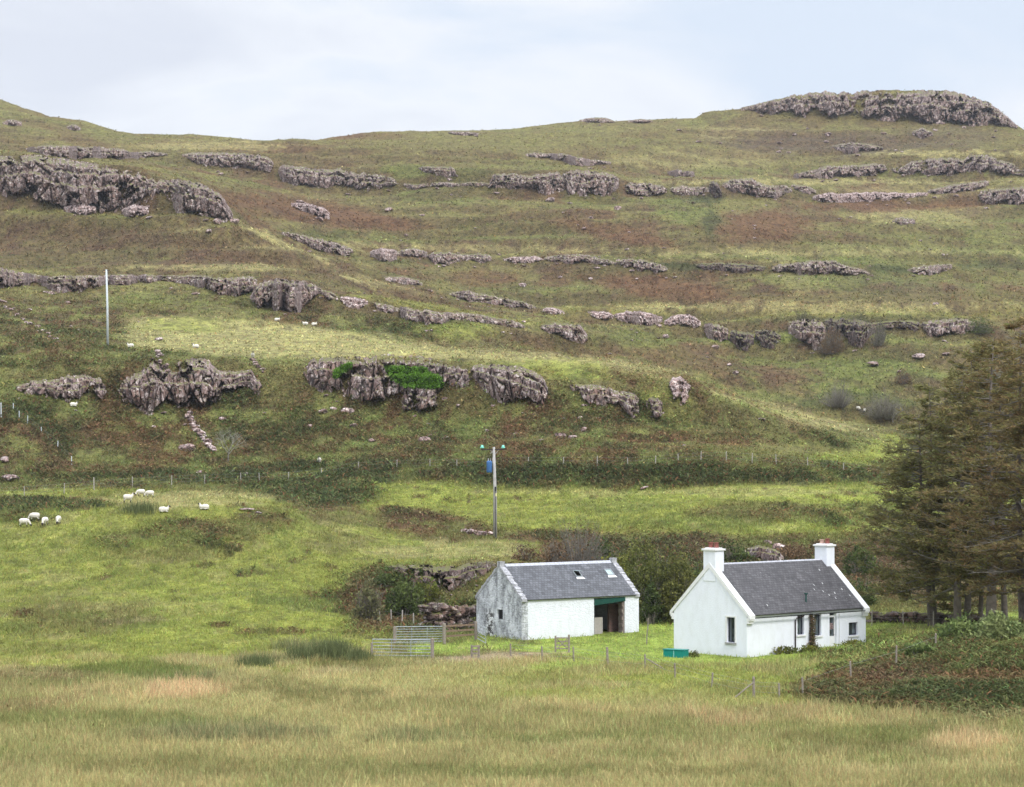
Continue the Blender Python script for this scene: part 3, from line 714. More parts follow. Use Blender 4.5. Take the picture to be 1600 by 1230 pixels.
# 4 tussocks of the upper hill
hw = np.where(DD[:-1, :-1] > 255, SW, 0) * (0.15 + (VEG[:-1, :-1, 3] > 0.2))
P, v = sample(112000, hw)
ds = P[:, 1] / 400
Q, k = clump_pos(P, 2, 0.3 * ds)
col = jitter(v[k, :3] * GAIN * 1.1, 0.36, 0.09)  # wide tone spread also stands in for shadow flecks between tufts
h = 0.22 * np.clip(ds[k], .6, 1.3) * np.exp(RNG.normal(0, 0.35, len(k)))
g4 = blades('moor_grass', Q, col, h, 0.26 * np.clip(ds[k], .5, 1.9) * np.exp(RNG.normal(0, .3, len(k))), np.abs(RNG.normal(0.9, 0.4, len(k))), 1)
tag(g4, 'tussocky moor grass and heather of the upper hill', 'grass', kind='stuff')
#@@OBJECTS
# ------------------------------------------------------------------ rock outcrops
def crag(pts, label, seed, matk='rock', cell=1.0, rough=1.0, name='rock_outcrop', cat='rock outcrop', lim=1.3, grp=None):
    """pts: (photo x, y of top edge, y of foot); the face follows the slope between both sight lines"""
    x0, x1 = pts[0][0], pts[-1][0]
    step = 1.25
    n = max(8, int((x1 - x0) / step))
    xs = np.linspace(x0, x1, n)
    yt = np.interp(xs, [p[0] for p in pts], [p[1] for p in pts]); yb = np.interp(xs, [p[0] for p in pts], [p[2] for p in pts])
    end = np.clip(np.minimum(xs - x0, x1 - xs) / 9.0, 0, 1) ** 0.6
    mid = (yt + yb) / 2 + 1.0
    jt = 2.6 * rough * fbm(xs / 7, xs * 0 + seed, 4, 3, .65) * np.clip((yb - yt) / 25, .35, 1.3)
    jb = 4.0 * rough * fbm(xs / 9, xs * 0 + seed + 5, 4, 4, .65) * np.clip((yb - yt) / 25, .35, 1.3)
    yt = mid + (yt - mid) * (0.75 + 0.25 * end) + jt; yb = np.maximum(yt + 2.5, mid + (yb - mid) * (0.75 + 0.25 * end) * 1.08 + jb)
    B = np.array([hit(x, y) for x, y in zip(xs, yb)])
    T = np.array([hit(x, y) for x, y in zip(xs, yt)])
    ker = np.ones(9) / 9
    Db = np.convolve(np.pad(B[:, 1], 4, mode='edge'), ker, 'valid')
    ppm = F / Db                                             # photo pixels per metre
    H = (yb - yt) / ppm
    Bp = np.pad(B[:, 1], 3, mode='edge'); Bm = np.min(np.stack([Bp[q_:q_ + n] for q_ in range(7)]), 0); Db = np.minimum(Db, np.convolve(np.pad(Bm, 4, mode='edge'), ker, 'valid') + 0.6)
    Dt = np.minimum(np.convolve(np.pad(T[:, 1], 4, mode='edge'), ker, 'valid'), Db + lim * H + 0.5)
    Dt = np.maximum(Dt, Db + 0.25 * H)
    pm = float(np.median(ppm))
    m = max(7, int(np.max(yb - yt) / 1.3))
    t = np.linspace(0, 1, m)
    X = np.zeros((n, m + 5)); Y = X.copy(); Z = X.copy()
    S = xs / pm; 
    zt = np.zeros((n, m)); 
    Tt, Sx = np.meshgrid(t, S, indexing='ij'); Tt = Tt.T; Sx = Sx.T
    Zl = Tt * H[:, None]
    # jointed columns: blocks stand out or fall back, dark clefts between
    wsx = Sx + 0.12 * fbm(Sx / 2.0, Zl / 4.0 + seed, 3, 8)
    f1, f2, idv = vor(wsx / (1.3 * cell) + seed * 3.1, Zl / (3.4 * cell) + seed, 2)
    g1_, g2_, idb = vor(wsx / (3.6 * cell) + seed * 1.7, Zl / (6.5 * cell) + seed, 5)
    h1_, h2_, idc = vor(wsx / (0.6 * cell) + seed * 2.7, Zl / (1.0 * cell) + seed, 6)
    out = 0.75 * (idv - .5) + 1.4 * (idb - .5) + 0.28 * (idc - .5) - 0.6 * sstep(.16, .0, f2 - f1) - 0.9 * sstep(.10, .0, g2_ - g1_) + 0.5 * fbm(Sx / 1.2, Zl / 1.2, 4, 12)
    out = 0.80 * (idv - .5) + 1.3 * (idb - .5) + 0.40 * (idc - .5) - 0.7 * sstep(.13, .0, f2 - f1) - 1.1 * sstep(.09, .0, g2_ - g1_) - 0.25 * sstep(.12, .0, h2_ - h1_) + 0.55
    out = out * cell * (0.6 + .4 * rough) * np.clip(H[:, None] / 4.0, 0.25, 1.2) * end[:, None]
    ed_ = sstep(14, 0, np.minimum(xs - x0, x1 - xs))[:, None]
    nz = fbm(Sx / (2.4 * cell), Zl / (2.6 * cell) + seed * 2, 5, 19, .66)
    sink = sstep(0.28, 0.36, nz + 0.36 * sstep(.34, .0, Tt) + 0.10 * sstep(.8, 1, Tt) + 0.60 * ed_)
    tj = .42 + .28 * vn(Sx / (5.0 * cell), Sx * 0 + seed, 23); tk = tj + .26
    prof = 0.16 * Tt + 0.22 * sstep(tj - .03, tj + .03, Tt) + 0.20 * sstep(tk - .03, tk + .03, Tt) + 0.42 * sstep(.86, 1.0, Tt)
    ledge = 0 * Tt
    for r in range(m):
        D = Db + (Dt - Db) * np.clip(prof[:, r] + ledge[:, r] * np.sin(np.pi * t[r]), 0, 1)
        px = xs; py = yb + (yt - yb) * t[r]
        x, y, z = at(px, py, D)
        D = D + sink[:, r] * (0.38 * H + 1.0)
        px = xs + 0 * D
        x, y, z = at(px, py, D)
        k = min(1, .45 + t[r] * 2) * (1 - .5 * t[r] ** 4)
        y2 = y - out[:, r] * k
        X[:, r + 1] = x; Y[:, r + 1] = y2; Z[:, r + 1] = z
    X[:, 0] = X[:, 1]; Y[:, 0] = Y[:, 1] + 0.3; Z[:, 0] = Z[:, 1] - 1.2
    for q, (dy, dz) in enumerate([(0.10, -0.01), (0.30, -0.06), (0.65, -0.22), (1.0, -0.9)]):
        yy = Y[:, m] + dy * (0.6 * H + 0.5)
        X[:, m + 1 + q] = X[:, m] * yy / Y[:, m]; Y[:, m + 1 + q] = yy
        Z[:, m + 1 + q] = Z[:, m] + dz * (0.35 * H + .3) - (1.2 if q == 3 else 0)
    V = np.stack([X, Y, Z], -1)
    c = V[n // 2, 0].copy(); V = V - c
    M_ = m + 5
    ii, jj = np.meshgrid(np.arange(n - 1), np.arange(M_ - 1), indexing='ij')
    q0 = (ii * M_ + jj).ravel()
    Q = np.stack([q0, q0 + M_, q0 + M_ + 1, q0 + 1], -1)
    o = obj(name, np_mesh(name, V.reshape(-1, 3), Q, None, smooth=False), M[matk])
    o.location = c
    return tag(o, label, cat, grp)

CR = [
 ([(-50, 243, 300), (0, 244, 300), (30, 243, 310), (60, 243, 318), (95, 248, 322), (120, 252, 330), (150, 256, 328), (180, 264, 330), (215, 270, 320), (238, 276, 312), (244, 285, 300), (252, 280, 310), (280, 282, 328), (300, 284, 335), (320, 290, 338), (340, 300, 343), (356, 318, 345), (364, 334, 348)],
  'largest grey crag, high on the left shoulder of the hill', 1.0, 'rock', 1.6, 1.0),
 ([(40, 231, 236), (70, 227, 242), (110, 228, 247), (150, 230, 247), (185, 232, 249), (205, 238, 246), (235, 236, 246), (262, 240, 243)],
  'thin ledge of rock running just above the largest left crag', 2.0, 'rock', 1.2, 1.2),
 ([(285, 240, 246), (305, 238, 256), (340, 238, 262), (380, 240, 260), (415, 244, 268), (432, 252, 274)],
  'low dark rock band below the dip in the skyline', 3.0, 'rock', 1.3, 1.2),
 ([(434, 260, 270), (445, 258, 284), (475, 261, 290), (500, 265, 292), (530, 264, 290), (560, 270, 297), (590, 272, 297), (612, 277, 291), (622, 284, 290)],
  'long columned rock band right of the low dark band under the skyline', 4.0, 'rock', 1.4, 1.0),
 ([(652, 262, 266), (670, 259, 270), (705, 261, 276), (720, 272, 280)], 'short broken ledge between the two long upper rock bands', 5.0, 'rock', 1.1, 1.4),
 ([(722, 285, 291), (745, 284, 294), (765, 286, 296), (770, 272, 292), (800, 271, 292), (830, 275, 294), (850, 272, 302), (880, 268, 300), (900, 266, 304), (925, 267, 311), (950, 271, 304), (967, 277, 296)],
  'jagged rock band at mid width below the skyline, with a hanging buttress', 6.0, 'rock', 1.3, 1.2),
 ([(974, 288, 300), (985, 286, 306), (1010, 286, 308), (1035, 290, 306), (1042, 294, 304)], 'small knuckle of rock right of the hanging buttress', 7.0, 'rock', 1.1, 1.0),
 ([(850, 240, 244), (880, 240, 252), (905, 246, 260), (930, 250, 258), (955, 252, 256)], 'faint weathered slab above the hanging buttress', 8.0, 'rock', 1.1, 1.3),
 ([(1046, 293, 303), (1065, 290, 304), (1090, 292, 306), (1108, 292, 300)], 'low rock strip left of the dark cleft', 9.0, 'rock', 1.1, 1.0),
 ([(1108, 284, 296), (1114, 282, 306), (1122, 288, 312), (1128, 298, 310)], 'narrow black cleft rock in the upper ledge', 9.5, 'darkrock', 1.0, 1.0),
 ([(1128, 286, 292), (1145, 280, 300), (1175, 280, 306), (1200, 290, 310), (1225, 290, 306), (1238, 294, 300)], 'pinkish grey outcrop right of the dark cleft', 10.0, 'rock', 1.1, 1.2),
 ([(1240, 272, 279), (1260, 268, 278), (1290, 260, 278), (1320, 258, 276), (1345, 258, 274), (1370, 256, 274), (1392, 258, 268)], 'stepped grey ledge left of the large ledge under the summit', 11.0, 'rock', 1.2, 1.2),
 ([(1400, 264, 272), (1425, 253, 272), (1460, 248, 272), (1490, 246, 272), (1505, 250, 270), (1515, 243, 266), (1545, 243, 268), (1570, 252, 274), (1600, 262, 276), (1660, 262, 276)], 'large blocky ledge beneath the right end of the summit crag', 12.0, 'rock', 1.4, 1.1),
 ([(1270, 306, 314), (1290, 302, 316), (1330, 302, 316), (1380, 300, 314), (1420, 302, 310), (1450, 300, 306)], 'pale rubble strip above the rusty bracken on the right', 13.0, 'boulder', 0.9, 1.4),
 ([(1522, 302, 312), (1540, 296, 316), (1570, 294, 318), (1600, 292, 318), (1660, 292, 316)], 'pale rock ledge at the right edge of the photo below the summit', 14.0, 'rock', 1.2, 1.0),
 ([(1158, 168, 172), (1180, 164, 174), (1200, 158, 178), (1240, 149, 182), (1290, 144, 184), (1335, 146, 184), (1345, 143, 186), (1380, 141, 187), (1420, 142, 190), (1450, 141, 192), (1480, 141, 193), (1520, 150, 195), (1550, 164, 196), (1575, 183, 198), (1590, 196, 202)],
  'summit crag of grey rock columns crowning the hill', 15.0, 'rock', 2.2, 1.0),
 ([(905, 187, 190), (925, 184, 192), (945, 184, 192), (962, 189, 192)], 'tiny dark knob of rock on the skyline', 16.0, 'rock', 1.5, .8),
 ([(440, 362, 368), (460, 364, 376), (485, 370, 386), (510, 376, 396), (535, 382, 398), (552, 390, 397)], 'dark slanting outcrop just right of the left shoulder crest', 17.0, 'rock', 1.1, 1.1),
 ([(578, 392, 400), (595, 388, 408), (620, 390, 406)], 'small pale outcrop near the slanting dark one', 18.0, 'boulder', 1.0, 1.1),
 ([(668, 398, 402), (680, 394, 412), (705, 394, 412), (718, 397, 408), (735, 398, 406), (745, 396, 410), (768, 398, 410)], 'two joined pale outcrops on the middle grass terrace', 19.0, 'rock', 1.0, 1.1),
 ([(786, 404, 408), (800, 402, 412), (835, 400, 410), (850, 404, 408)], 'small flat outcrop next to the joined pale ones', 20.0, 'boulder', 0.9, 1.2),
 ([(960, 408, 414), (990, 404, 420), (1020, 410, 426), (1045, 418, 424)], 'broken ledge above the rusty bracken at mid hill', 21.0, 'rock', 1.0, 1.4),
 ([(1206, 417, 424), (1222, 412, 427), (1245, 410, 428), (1275, 406, 430), (1300, 407, 426), (1320, 414, 430), (1345, 420, 430), (1360, 426, 430)], 'spread grey outcrop in the middle of the right hillside', 22.0, 'rock', 1.1, 1.3),
 ([(1418, 420, 426), (1440, 415, 430), (1465, 413, 427), (1488, 412, 420)], 'little outcrop near the right edge at mid hill', 23.0, 'rock', 1.0, 1.1),
 ([(1394, 342, 348), (1410, 339, 352), (1430, 342, 350)], 'single small outcrop on the upper right slope', 24.0, 'rock', 1.0, 1.0),
 ([(600, 432, 438), (630, 432, 444), (660, 440, 448)], 'thin dark scar along the left shoulder crest', 25.0, 'rock', .9, 1.2),
 ([(700, 458, 462), (730, 454, 470), (770, 462, 476), (810, 470, 482), (838, 478, 484)], 'slanting grey scar running down the middle of the hill', 26.0, 'rock', 1.0, 1.4),
 ([(845, 482, 488), (862, 480, 492), (882, 486, 494)], 'small pale stones cluster at the foot of the slanting scar', 27.0, 'boulder', .9, 1.2),
 ([(-40, 416, 440), (0, 417, 450), (30, 424, 446), (60, 430, 440), (85, 432, 456), (120, 430, 456), (150, 432, 450), (165, 430, 442), (190, 428, 446), (215, 430, 440)], 'ledge of pale rock behind the lone pale pole', 28.0, 'rock', 1.0, 1.3),
 ([(240, 430, 438), (280, 430, 442), (320, 430, 450), (335, 434, 458), (370, 434, 462), (398, 432, 456), (402, 436, 450)], 'middle stretch of the ledge right of the lone pale pole', 29.0, 'rock', 1.0, 1.0),
 ([(390, 462, 474), (405, 440, 480), (430, 436, 484), (455, 438, 486), (475, 440, 482), (492, 446, 466), (504, 452, 458)], 'rough outcrop with tumbled blocks at the end of the left ledge', 30.0, 'rock', 1.0, 1.3),
 ([(525, 464, 470), (545, 463, 480), (575, 468, 484)], 'pale flat outcrop just above the sunlit ridge', 31.0, 'boulder', 1.0, 1.1),
 ([(625, 478, 486), (635, 480, 502), (650, 484, 504), (660, 486, 496), (664, 484, 506), (690, 488, 508), (703, 488, 500), (720, 488, 500), (745, 490, 504), (770, 496, 506), (800, 500, 512), (820, 508, 514)], 'long low outcrop right of the sunlit ridge', 32.0, 'rock', 1.0, 1.1),
 ([(845, 507, 516), (865, 505, 522), (890, 506, 530), (908, 510, 537), (918, 522, 536)], 'rounded pinkish outcrop at the end of the long low one', 33.0, 'rock', 1.0, .9),
 ([(955, 492, 498), (985, 486, 506), (1010, 488, 510), (1035, 494, 506)], 'pale scattered ledge left of the dark lower cliff', 34.0, 'boulder', 1.0, 1.4),
 ([(1038, 500, 512), (1055, 492, 508), (1075, 490, 510), (1095, 500, 514)], 'pale hump of rock beside the dark lower cliff', 35.0, 'boulder', 1.0, 1.0),
 ([(1100, 505, 524), (1120, 506, 532), (1138, 512, 534)], 'left end block of the dark lower cliff', 36.0, 'rock', 1.1, 1.0),
 ([(1140, 516, 532), (1155, 518, 546), (1178, 518, 544)], 'black buttress of the lower cliff', 37.0, 'darkrock', 1.0, 1.1),
 ([(1180, 515, 528), (1195, 516, 542), (1220, 520, 544)], 'second black buttress of the lower cliff', 38.0, 'darkrock', 1.1, 1.0),
 ([(1232, 500, 520), (1250, 500, 536), (1275, 500, 545), (1290, 504, 540)], 'pink grey face amid bushes in the lower cliff', 39.0, 'rock', 1.1, 1.1),
 ([(1300, 500, 520), (1320, 498, 534), (1345, 500, 540), (1360, 504, 520), (1400, 500, 514), (1425, 502, 518)], 'dark overgrown stretch of the lower cliff', 40.0, 'darkrock', 1.1, 1.1),
 ([(1436, 505, 514), (1455, 500, 526), (1480, 498, 526), (1505, 498, 522), (1526, 504, 518)], 'right end of the lower cliff above the larch tops', 41.0, 'rock', 1.1, 1.1),
 ([(16, 606, 612), (35, 600, 614), (55, 594, 618), (80, 594, 620), (100, 590, 624), (120, 586, 626), (140, 588, 622), (160, 590, 630), (172, 604, 612)], 'long ragged outcrop at the far left above the bracken', 42.0, 'rock', .9, 1.4),
 ([(184, 600, 618), (195, 590, 630), (215, 585, 636), (228, 575, 642), (240, 560, 644), (256, 570, 640), (270, 576, 625), (278, 566, 640), (290, 562, 640), (310, 560, 641), (328, 563, 641), (335, 575, 640), (350, 580, 622), (370, 580, 612), (392, 578, 610), (400, 590, 620), (414, 604, 620)], 'tall cleft outcrop left of the ivy covered crag', 43.0, 'rock', 1.1, 1.1),
 ([(474, 574, 592), (486, 562, 600), (510, 560, 606), (530, 558, 614), (548, 558, 628), (565, 558, 634), (580, 560, 636), (600, 554, 634), (620, 556, 626), (640, 556, 622), (665, 558, 620), (690, 564, 620), (705, 572, 602), (715, 576, 602)], 'ivy covered crag in the middle of the near ridge', 44.0, 'rock', 1.2, 1.05),
 ([(622, 600, 640), (632, 598, 642), (655, 598, 648), (680, 598, 645), (694, 598, 626)], 'fluted lower buttress hanging below the ivy', 45.0, 'rock', 1.0, .9),
 ([(735, 574, 592), (748, 569, 600), (765, 570, 610), (780, 570, 624), (800, 571, 628), (820, 574, 628), (838, 582, 634), (850, 592, 640), (857, 604, 638)], 'smooth dark buttress right of the ivy covered crag', 46.0, 'rock', 1.2, .8),
 ([(882, 598, 604), (900, 600, 616), (920, 602, 634), (950, 604, 634), (968, 612, 636), (985, 612, 658), (998, 614, 660)], 'pinkish fluted outcrop left of the small grassy gully', 47.0, 'rock', 1.0, 1.0),
 ([(1010, 622, 640), (1018, 620, 655), (1030, 622, 660), (1038, 626, 656)], 'narrow dark pillar right of the small grassy gully', 48.0, 'rock', .9, .9),
 ([(1040, 604, 622), (1050, 590, 630), (1062, 588, 634), (1074, 594, 632), (1084, 606, 622)], 'light outcrop on the ridge nose', 49.0, 'boulder', 1.0, 1.1),
 ([(604, 884, 896), (625, 882, 902), (645, 882, 918), (670, 884, 924), (695, 885, 930), (718, 885, 922), (735, 880, 908), (760, 876, 900), (775, 878, 890)], 'low dark rock bank behind the left end of the barn', 50.0, 'mossrock', .6, .9),
 ([(622, 284, 288), (650, 288, 296), (690, 284, 292), (722, 286, 292)], 'faint string of rock left of the jagged middle band', 51.0, 'rock', 1.0, 1.5),
 ([(1236, 288, 296), (1256, 290, 302), (1275, 296, 304)], 'pale rock step right of the pinkish grey outcrop', 52.0, 'rock', 1.0, 1.2),
 ([(1392, 262, 268), (1402, 260, 272), (1416, 258, 272)], 'small step between the two ledges under the summit', 53.0, 'rock', 1.0, 1.2),
 ([(1450, 296, 304), (1480, 290, 302), (1520, 284, 298), (1545, 282, 290)], 'slanting rock step rising to the right edge ledge', 54.0, 'rock', 1.0, 1.3),
 ([(620, 392, 400), (645, 388, 402), (668, 392, 404)], 'stony step left of the two joined pale outcrops', 55.0, 'rock', 1.0, 1.3),
 ([(850, 402, 408), (880, 398, 410), (905, 396, 412), (935, 402, 414), (960, 408, 416)], 'stony string joining the small flat outcrop to the broken ledge', 56.0, 'rock', 1.0, 1.5),
 ([(1085, 412, 418), (1120, 410, 424), (1160, 412, 426), (1200, 416, 424)], 'dark step left of the spread grey outcrop', 57.0, 'darkrock', 1.0, 1.4),
 ([(694, 572, 590), (706, 570, 604), (722, 572, 606), (738, 574, 600)], 'rough rock joining the ivy crag to the smooth dark buttress', 58.0, 'rock', 1.0, 1.2),
 ([(215, 430, 438), (228, 429, 442), (245, 430, 440)], 'short rock step right of the lone pale pole', 59.0, 'rock', .9, 1.2),
 ([(502, 452, 460), (515, 455, 470), (528, 462, 474)], 'knobbly rock past the tumbled outcrop', 60.0, 'rock', .9, 1.3),
 ([(575, 470, 478), (600, 474, 488), (625, 480, 492)], 'low rock strip joining the sunlit ridge outcrops', 61.0, 'rock', .9, 1.4),
 ([(918, 486, 492), (940, 486, 500), (958, 490, 504)], 'scatter of ledge rock right of the rounded pinkish outcrop', 62.0, 'boulder', .9, 1.4),
 ([(1288, 498, 510), (1300, 497, 524), (1312, 500, 520)], 'dark notch of rock in the lower cliff', 63.0, 'darkrock', 1.0, 1.1),
 ([(1405, 500, 508), (1422, 500, 516), (1440, 504, 518)], 'dark strip leading to the right end of the lower cliff', 64.0, 'darkrock', .9, 1.1),
 ([(455, 316, 324), (480, 318, 332), (505, 324, 342), (515, 332, 346)], 'rubbly outcrop on the rusty slope below the skyline dip', 65.0, 'boulder', .9, 1.5),
 ([(1300, 228, 232), (1330, 222, 238), (1360, 226, 236), (1380, 230, 236)], 'faint slab below the middle of the summit crag', 66.0, 'rock', 1.0, 1.4),
 ([(1425, 204, 210), (1440, 200, 216), (1458, 206, 214)], 'small rock below the right part of the summit crag', 67.0, 'rock', 1.0, 1.2),
 ([(1043, 268, 272), (1060, 265, 276), (1085, 268, 276)], 'single grey knoll on the upper slope at right of centre', 68.0, 'rock', 1.0, 1.0),
 ([(1162, 858, 866), (1185, 852, 876), (1205, 856, 886), (1225, 866, 884)], 'pale rocky scar in the bracken behind the cottage ridge', 69.0, 'rock', .6, 1.2),
 ([(100, 322, 330), (125, 320, 336), (150, 322, 334)], 'rubble apron under the largest left crag', 70.0, 'boulder', .8, 1.5),
 ([(190, 326, 334), (210, 320, 342), (232, 324, 336)], 'knot of fallen blocks under the largest left crag', 71.0, 'boulder', .9, 1.4),
 ([(4, 190, 195), (18, 186, 198), (34, 190, 197)], 'small grey rock on the left skyline hill', 72.0, 'rock', 1.0, 1.2),
 ([(104, 197, 201), (114, 194, 205), (126, 198, 203)], 'small dark rock on the skyline shoulder at left', 73.0, 'rock', 1.0, 1.2),
 ([(982, 188, 190), (1000, 186, 193), (1020, 188, 191)], 'second dark knob on the skyline, right of the tiny one', 74.0, 'rock', 1.2, .8),
 ([(820, 240, 244), (845, 238, 247), (868, 242, 246)], 'faint grey rock left of the weathered slab', 75.0, 'rock', 1.0, 1.4),
 ([(700, 205, 208), (725, 205, 212), (748, 207, 211)], 'faint rock just under the skyline left of centre', 76.0, 'rock', 1.2, 1.2),
]
for c_ in CR:
    crag(c_[0], c_[1], c_[2], *(c_[3:]))

# ------------------------------------------------------------------ boulders: individual blocks lying on the slope
def boulder_mesh(seed, flat_=0.6):
    bm = bmesh.new(); bmesh.ops.create_icosphere(bm, subdivisions=3, radius=1)
    r = random.Random(seed); pl = [(Vector((r.gauss(0, 1), r.gauss(0, 1), r.gauss(0, 1))).normalized(), r.uniform(.55, .85)) for _ in range(9)]
    for v in bm.verts:
        p = v.co.copy()
        for nrm, dd in pl:
            k = p.dot(nrm)
            if k > dd: p -= nrm * (k - dd)
        v.co = Vector((p.x * 1.1, p.y * .8, p.z * flat_))
    for v in bm.verts: v.co += v.normal * r.uniform(-.03, .03)
    me = bpy.data.meshes.new('boulder'); bm.to_mesh(me); bm.free(); me.materials.append(M['boulder']); return me
BM = [boulder_mesh(i, .45 + .1 * (i % 3)) for i in range(8)]
def boulder(px, py, wpx, label, grp=None, tall=1.0, k=None):
    p = hit(px, py)
    s = wpx / 2 * p.y / F / 1.05
    o = bpy.data.objects.new('boulder', BM[random.randrange(8) if k is None else k]); C.objects.link(o)
    s *= 1.2; o.location = p + Vector((0, 0, s * .28)); o.scale = (s, s * random.uniform(.8, 1.2), s * tall)
    o.rotation_euler = (random.uniform(-.2, .2), random.uniform(-.2, .2), random.uniform(0, 6.28))
    return tag(o, label, 'boulder', grp)
for a_ in [(664, 691, 20, 'flat topped pink boulder below the fluted ivy buttress'), (543, 645, 17, 'pointed boulder tumbled below the left side of the ivy crag'),
           (553, 667, 13, 'pale boulder in bracken a little below the pointed one'), (521, 640, 9, 'slim upright stone left of the pointed boulder'),
           (505, 646, 18, 'low spread of stone at the foot of the ivy crag'), (485, 669, 14, 'half buried grey stone below the left end of the ivy crag'),
           (580, 690, 9, 'small white stone left of the flat topped boulder'), (697, 686, 9, 'small stone right of the flat topped boulder'),
           (762, 675, 10, 'lone small stone under the smooth dark buttress'), (806, 681, 9, 'small pale stone above the electricity pole'),
           (876, 684, 18, 'leaning slab, left of a pair on the bracken slope'), (893, 686, 15, 'leaning slab, right of a pair on the bracken slope'),
           (912, 674, 14, 'round boulder beside the pair of leaning slabs'), (907, 656, 13, 'small block above the pair of leaning slabs'),
           (716, 635, 10, 'chip of pale rock right of the fluted buttress'), (294, 704, 24, 'large rounded boulder beside the tumbled stone dyke'),
           (240, 669, 9, 'little stone left of the tumbled dyke'), (413, 647, 7, 'tiny white stone in the bracken right of the tall cleft outcrop'),
           (382, 744, 13, 'white stone beside the far end of the upper fence'), (364, 738, 9, 'small stone next to the bare tree'),
           (312, 740, 12, 'flat pale stone near the upper fence left of the bare tree'), (8, 722, 24, 'long grey boulder at the left edge in the bracken', None, .8),
           (16, 752, 26, 'low pale rock pile at the left edge above the fence', None, .7), (1006, 765, 18, 'pale flat stone on the green terrace', None, .4),
           (1215, 858, 22, 'pale stone showing through bracken above the cottage roof'), (1200, 850, 14, 'smaller stone uphill of the cottage roof'),
           (385, 799, 22, 'bare stony scrape on the pasture hummock', None, .3), (404, 803, 14, 'small stone at the end of the stony scrape', None, .4),
           (1190, 658, 13, 'grey stone at the crest of the right hand slope', None, .5), (1150, 585, 12, 'pale stone in the valley behind the ridge'),
           (1140, 572, 10, 'upper pale stone in the valley behind the ridge'), (1118, 545, 12, 'round stone beneath the lower cliff'), (1040, 528, 12, 'round stone left of the lower cliff'),
           (1365, 572, 26, 'long dark stone on the green slope left of the larches', None, .5), (1405, 582, 9, 'white stone on the green slope left of the larches'),
           (1435, 560, 24, 'pale slab just above the larch tops', None, .4), (1478, 555, 14, 'small pale slab between the larch tops', None, .5),
           (816, 448, 12, 'triangular pale stone at the centre of the hill', None, 1.2), (248, 532, 12, 'grey stone on the grass right of the lone pale pole'),
           (210, 330, 26, 'big loose block under the largest left crag'), (170, 327, 20, 'pale loose block under the largest left crag'), (125, 324, 34, 'flat fan of blocks under the largest left crag', None, .5),
           (230, 326, 12, 'small loose block under the largest left crag'), (340, 350, 16, 'block below the right end of the largest left crag'), (367, 350, 16, 'outermost block past the right end of the largest left crag'), (326, 363, 12, 'lonely block downslope of the largest left crag'),
           (470, 322, 24, 'pale rubble block on the rusty slope below the skyline dip', None, .5), (492, 332, 20, 'lower rubble block on the rusty slope below the skyline dip', None, .5), (500, 345, 14, 'lowest rubble block on the rusty slope below the skyline dip'),
           (608, 330, 14, 'single pale stone on the rusty upper slope'), (860, 315, 16, 'pale block beneath the hanging buttress'), (965, 328, 12, 'pale stone right of the hanging buttress'), (1462, 477, 10, 'small stone on the bright upper terrace at right')]:
    boulder(*a_)
# stones strewn over the slopes, nothing tells one from another
rs = random.Random(5)
SCL = .62
def strew(n, x0, x1, y0, y1, w0, w1, label, grp, slope=0.0):
    for _ in range(int(n * SCL)):
        x = rs.uniform(x0, x1); y = rs.uniform(y0, y1) + slope * (x - x0)
        boulder(x, y, rs.uniform(w0, w1) * rs.uniform(.9, 1.6), label, grp, rs.uniform(.5, 1.1))
strew(30, 460, 1080, 645, 705, 3, 7, 'tiny stone lying in the bracken below the near ridge crags', 'stones in the bracken')
strew(50, 620, 1060, 300, 440, 3, 7, 'tiny pale stone strewn over the middle of the upper hill', 'stones on the middle hill')
strew(44, 1060, 1600, 200, 240, 3, 8, 'tiny grey stone strewn on the slope right under the summit crag', 'stones under the summit')
strew(40, 1080, 1500, 310, 440, 3, 6, 'tiny grey stone strewn on the upper right hillside', 'stones on the right hill')
strew(22, 930, 1250, 505, 560, 3, 8, 'tiny pale stone strewn around the dark lower cliff', 'stones by the lower cliff')
strew(14, 560, 900, 455, 540, 3, 7, 'tiny pale stone strewn right of the sunlit ridge', 'stones by the sunlit ridge')
strew(16, 0, 230, 440, 520, 3, 8, 'tiny pale stone strewn below the left ledge', 'stones below the left ledge')
for c_ in CR:
    ps = c_[0]; wtot = ps[-1][0] - ps[0][0]
    if wtot < 45: continue
    for _ in range(max(1, min(3, int(wtot / 45)))):
        x = rs.uniform(ps[0][0] + 4, ps[-1][0] - 2); yb_ = np.interp(x, [q[0] for q in ps], [q[2] for q in ps]); hh = max(q[2] - q[1] for q in ps)
        boulder(x, yb_ + rs.uniform(2, 4 + hh * .35), rs.uniform(4, 9) * (1.4 if hh > 50 else 1), 'loose block lying just below the ' + c_[1][:1].lower() + c_[1][1:] if len(c_[1].split()) < 11 else 'loose block fallen from the ' + ' '.join(c_[1].split()[:9]), 'blocks below ' + ' '.join(c_[1].split()[:5]), rs.uniform(.5, .9))
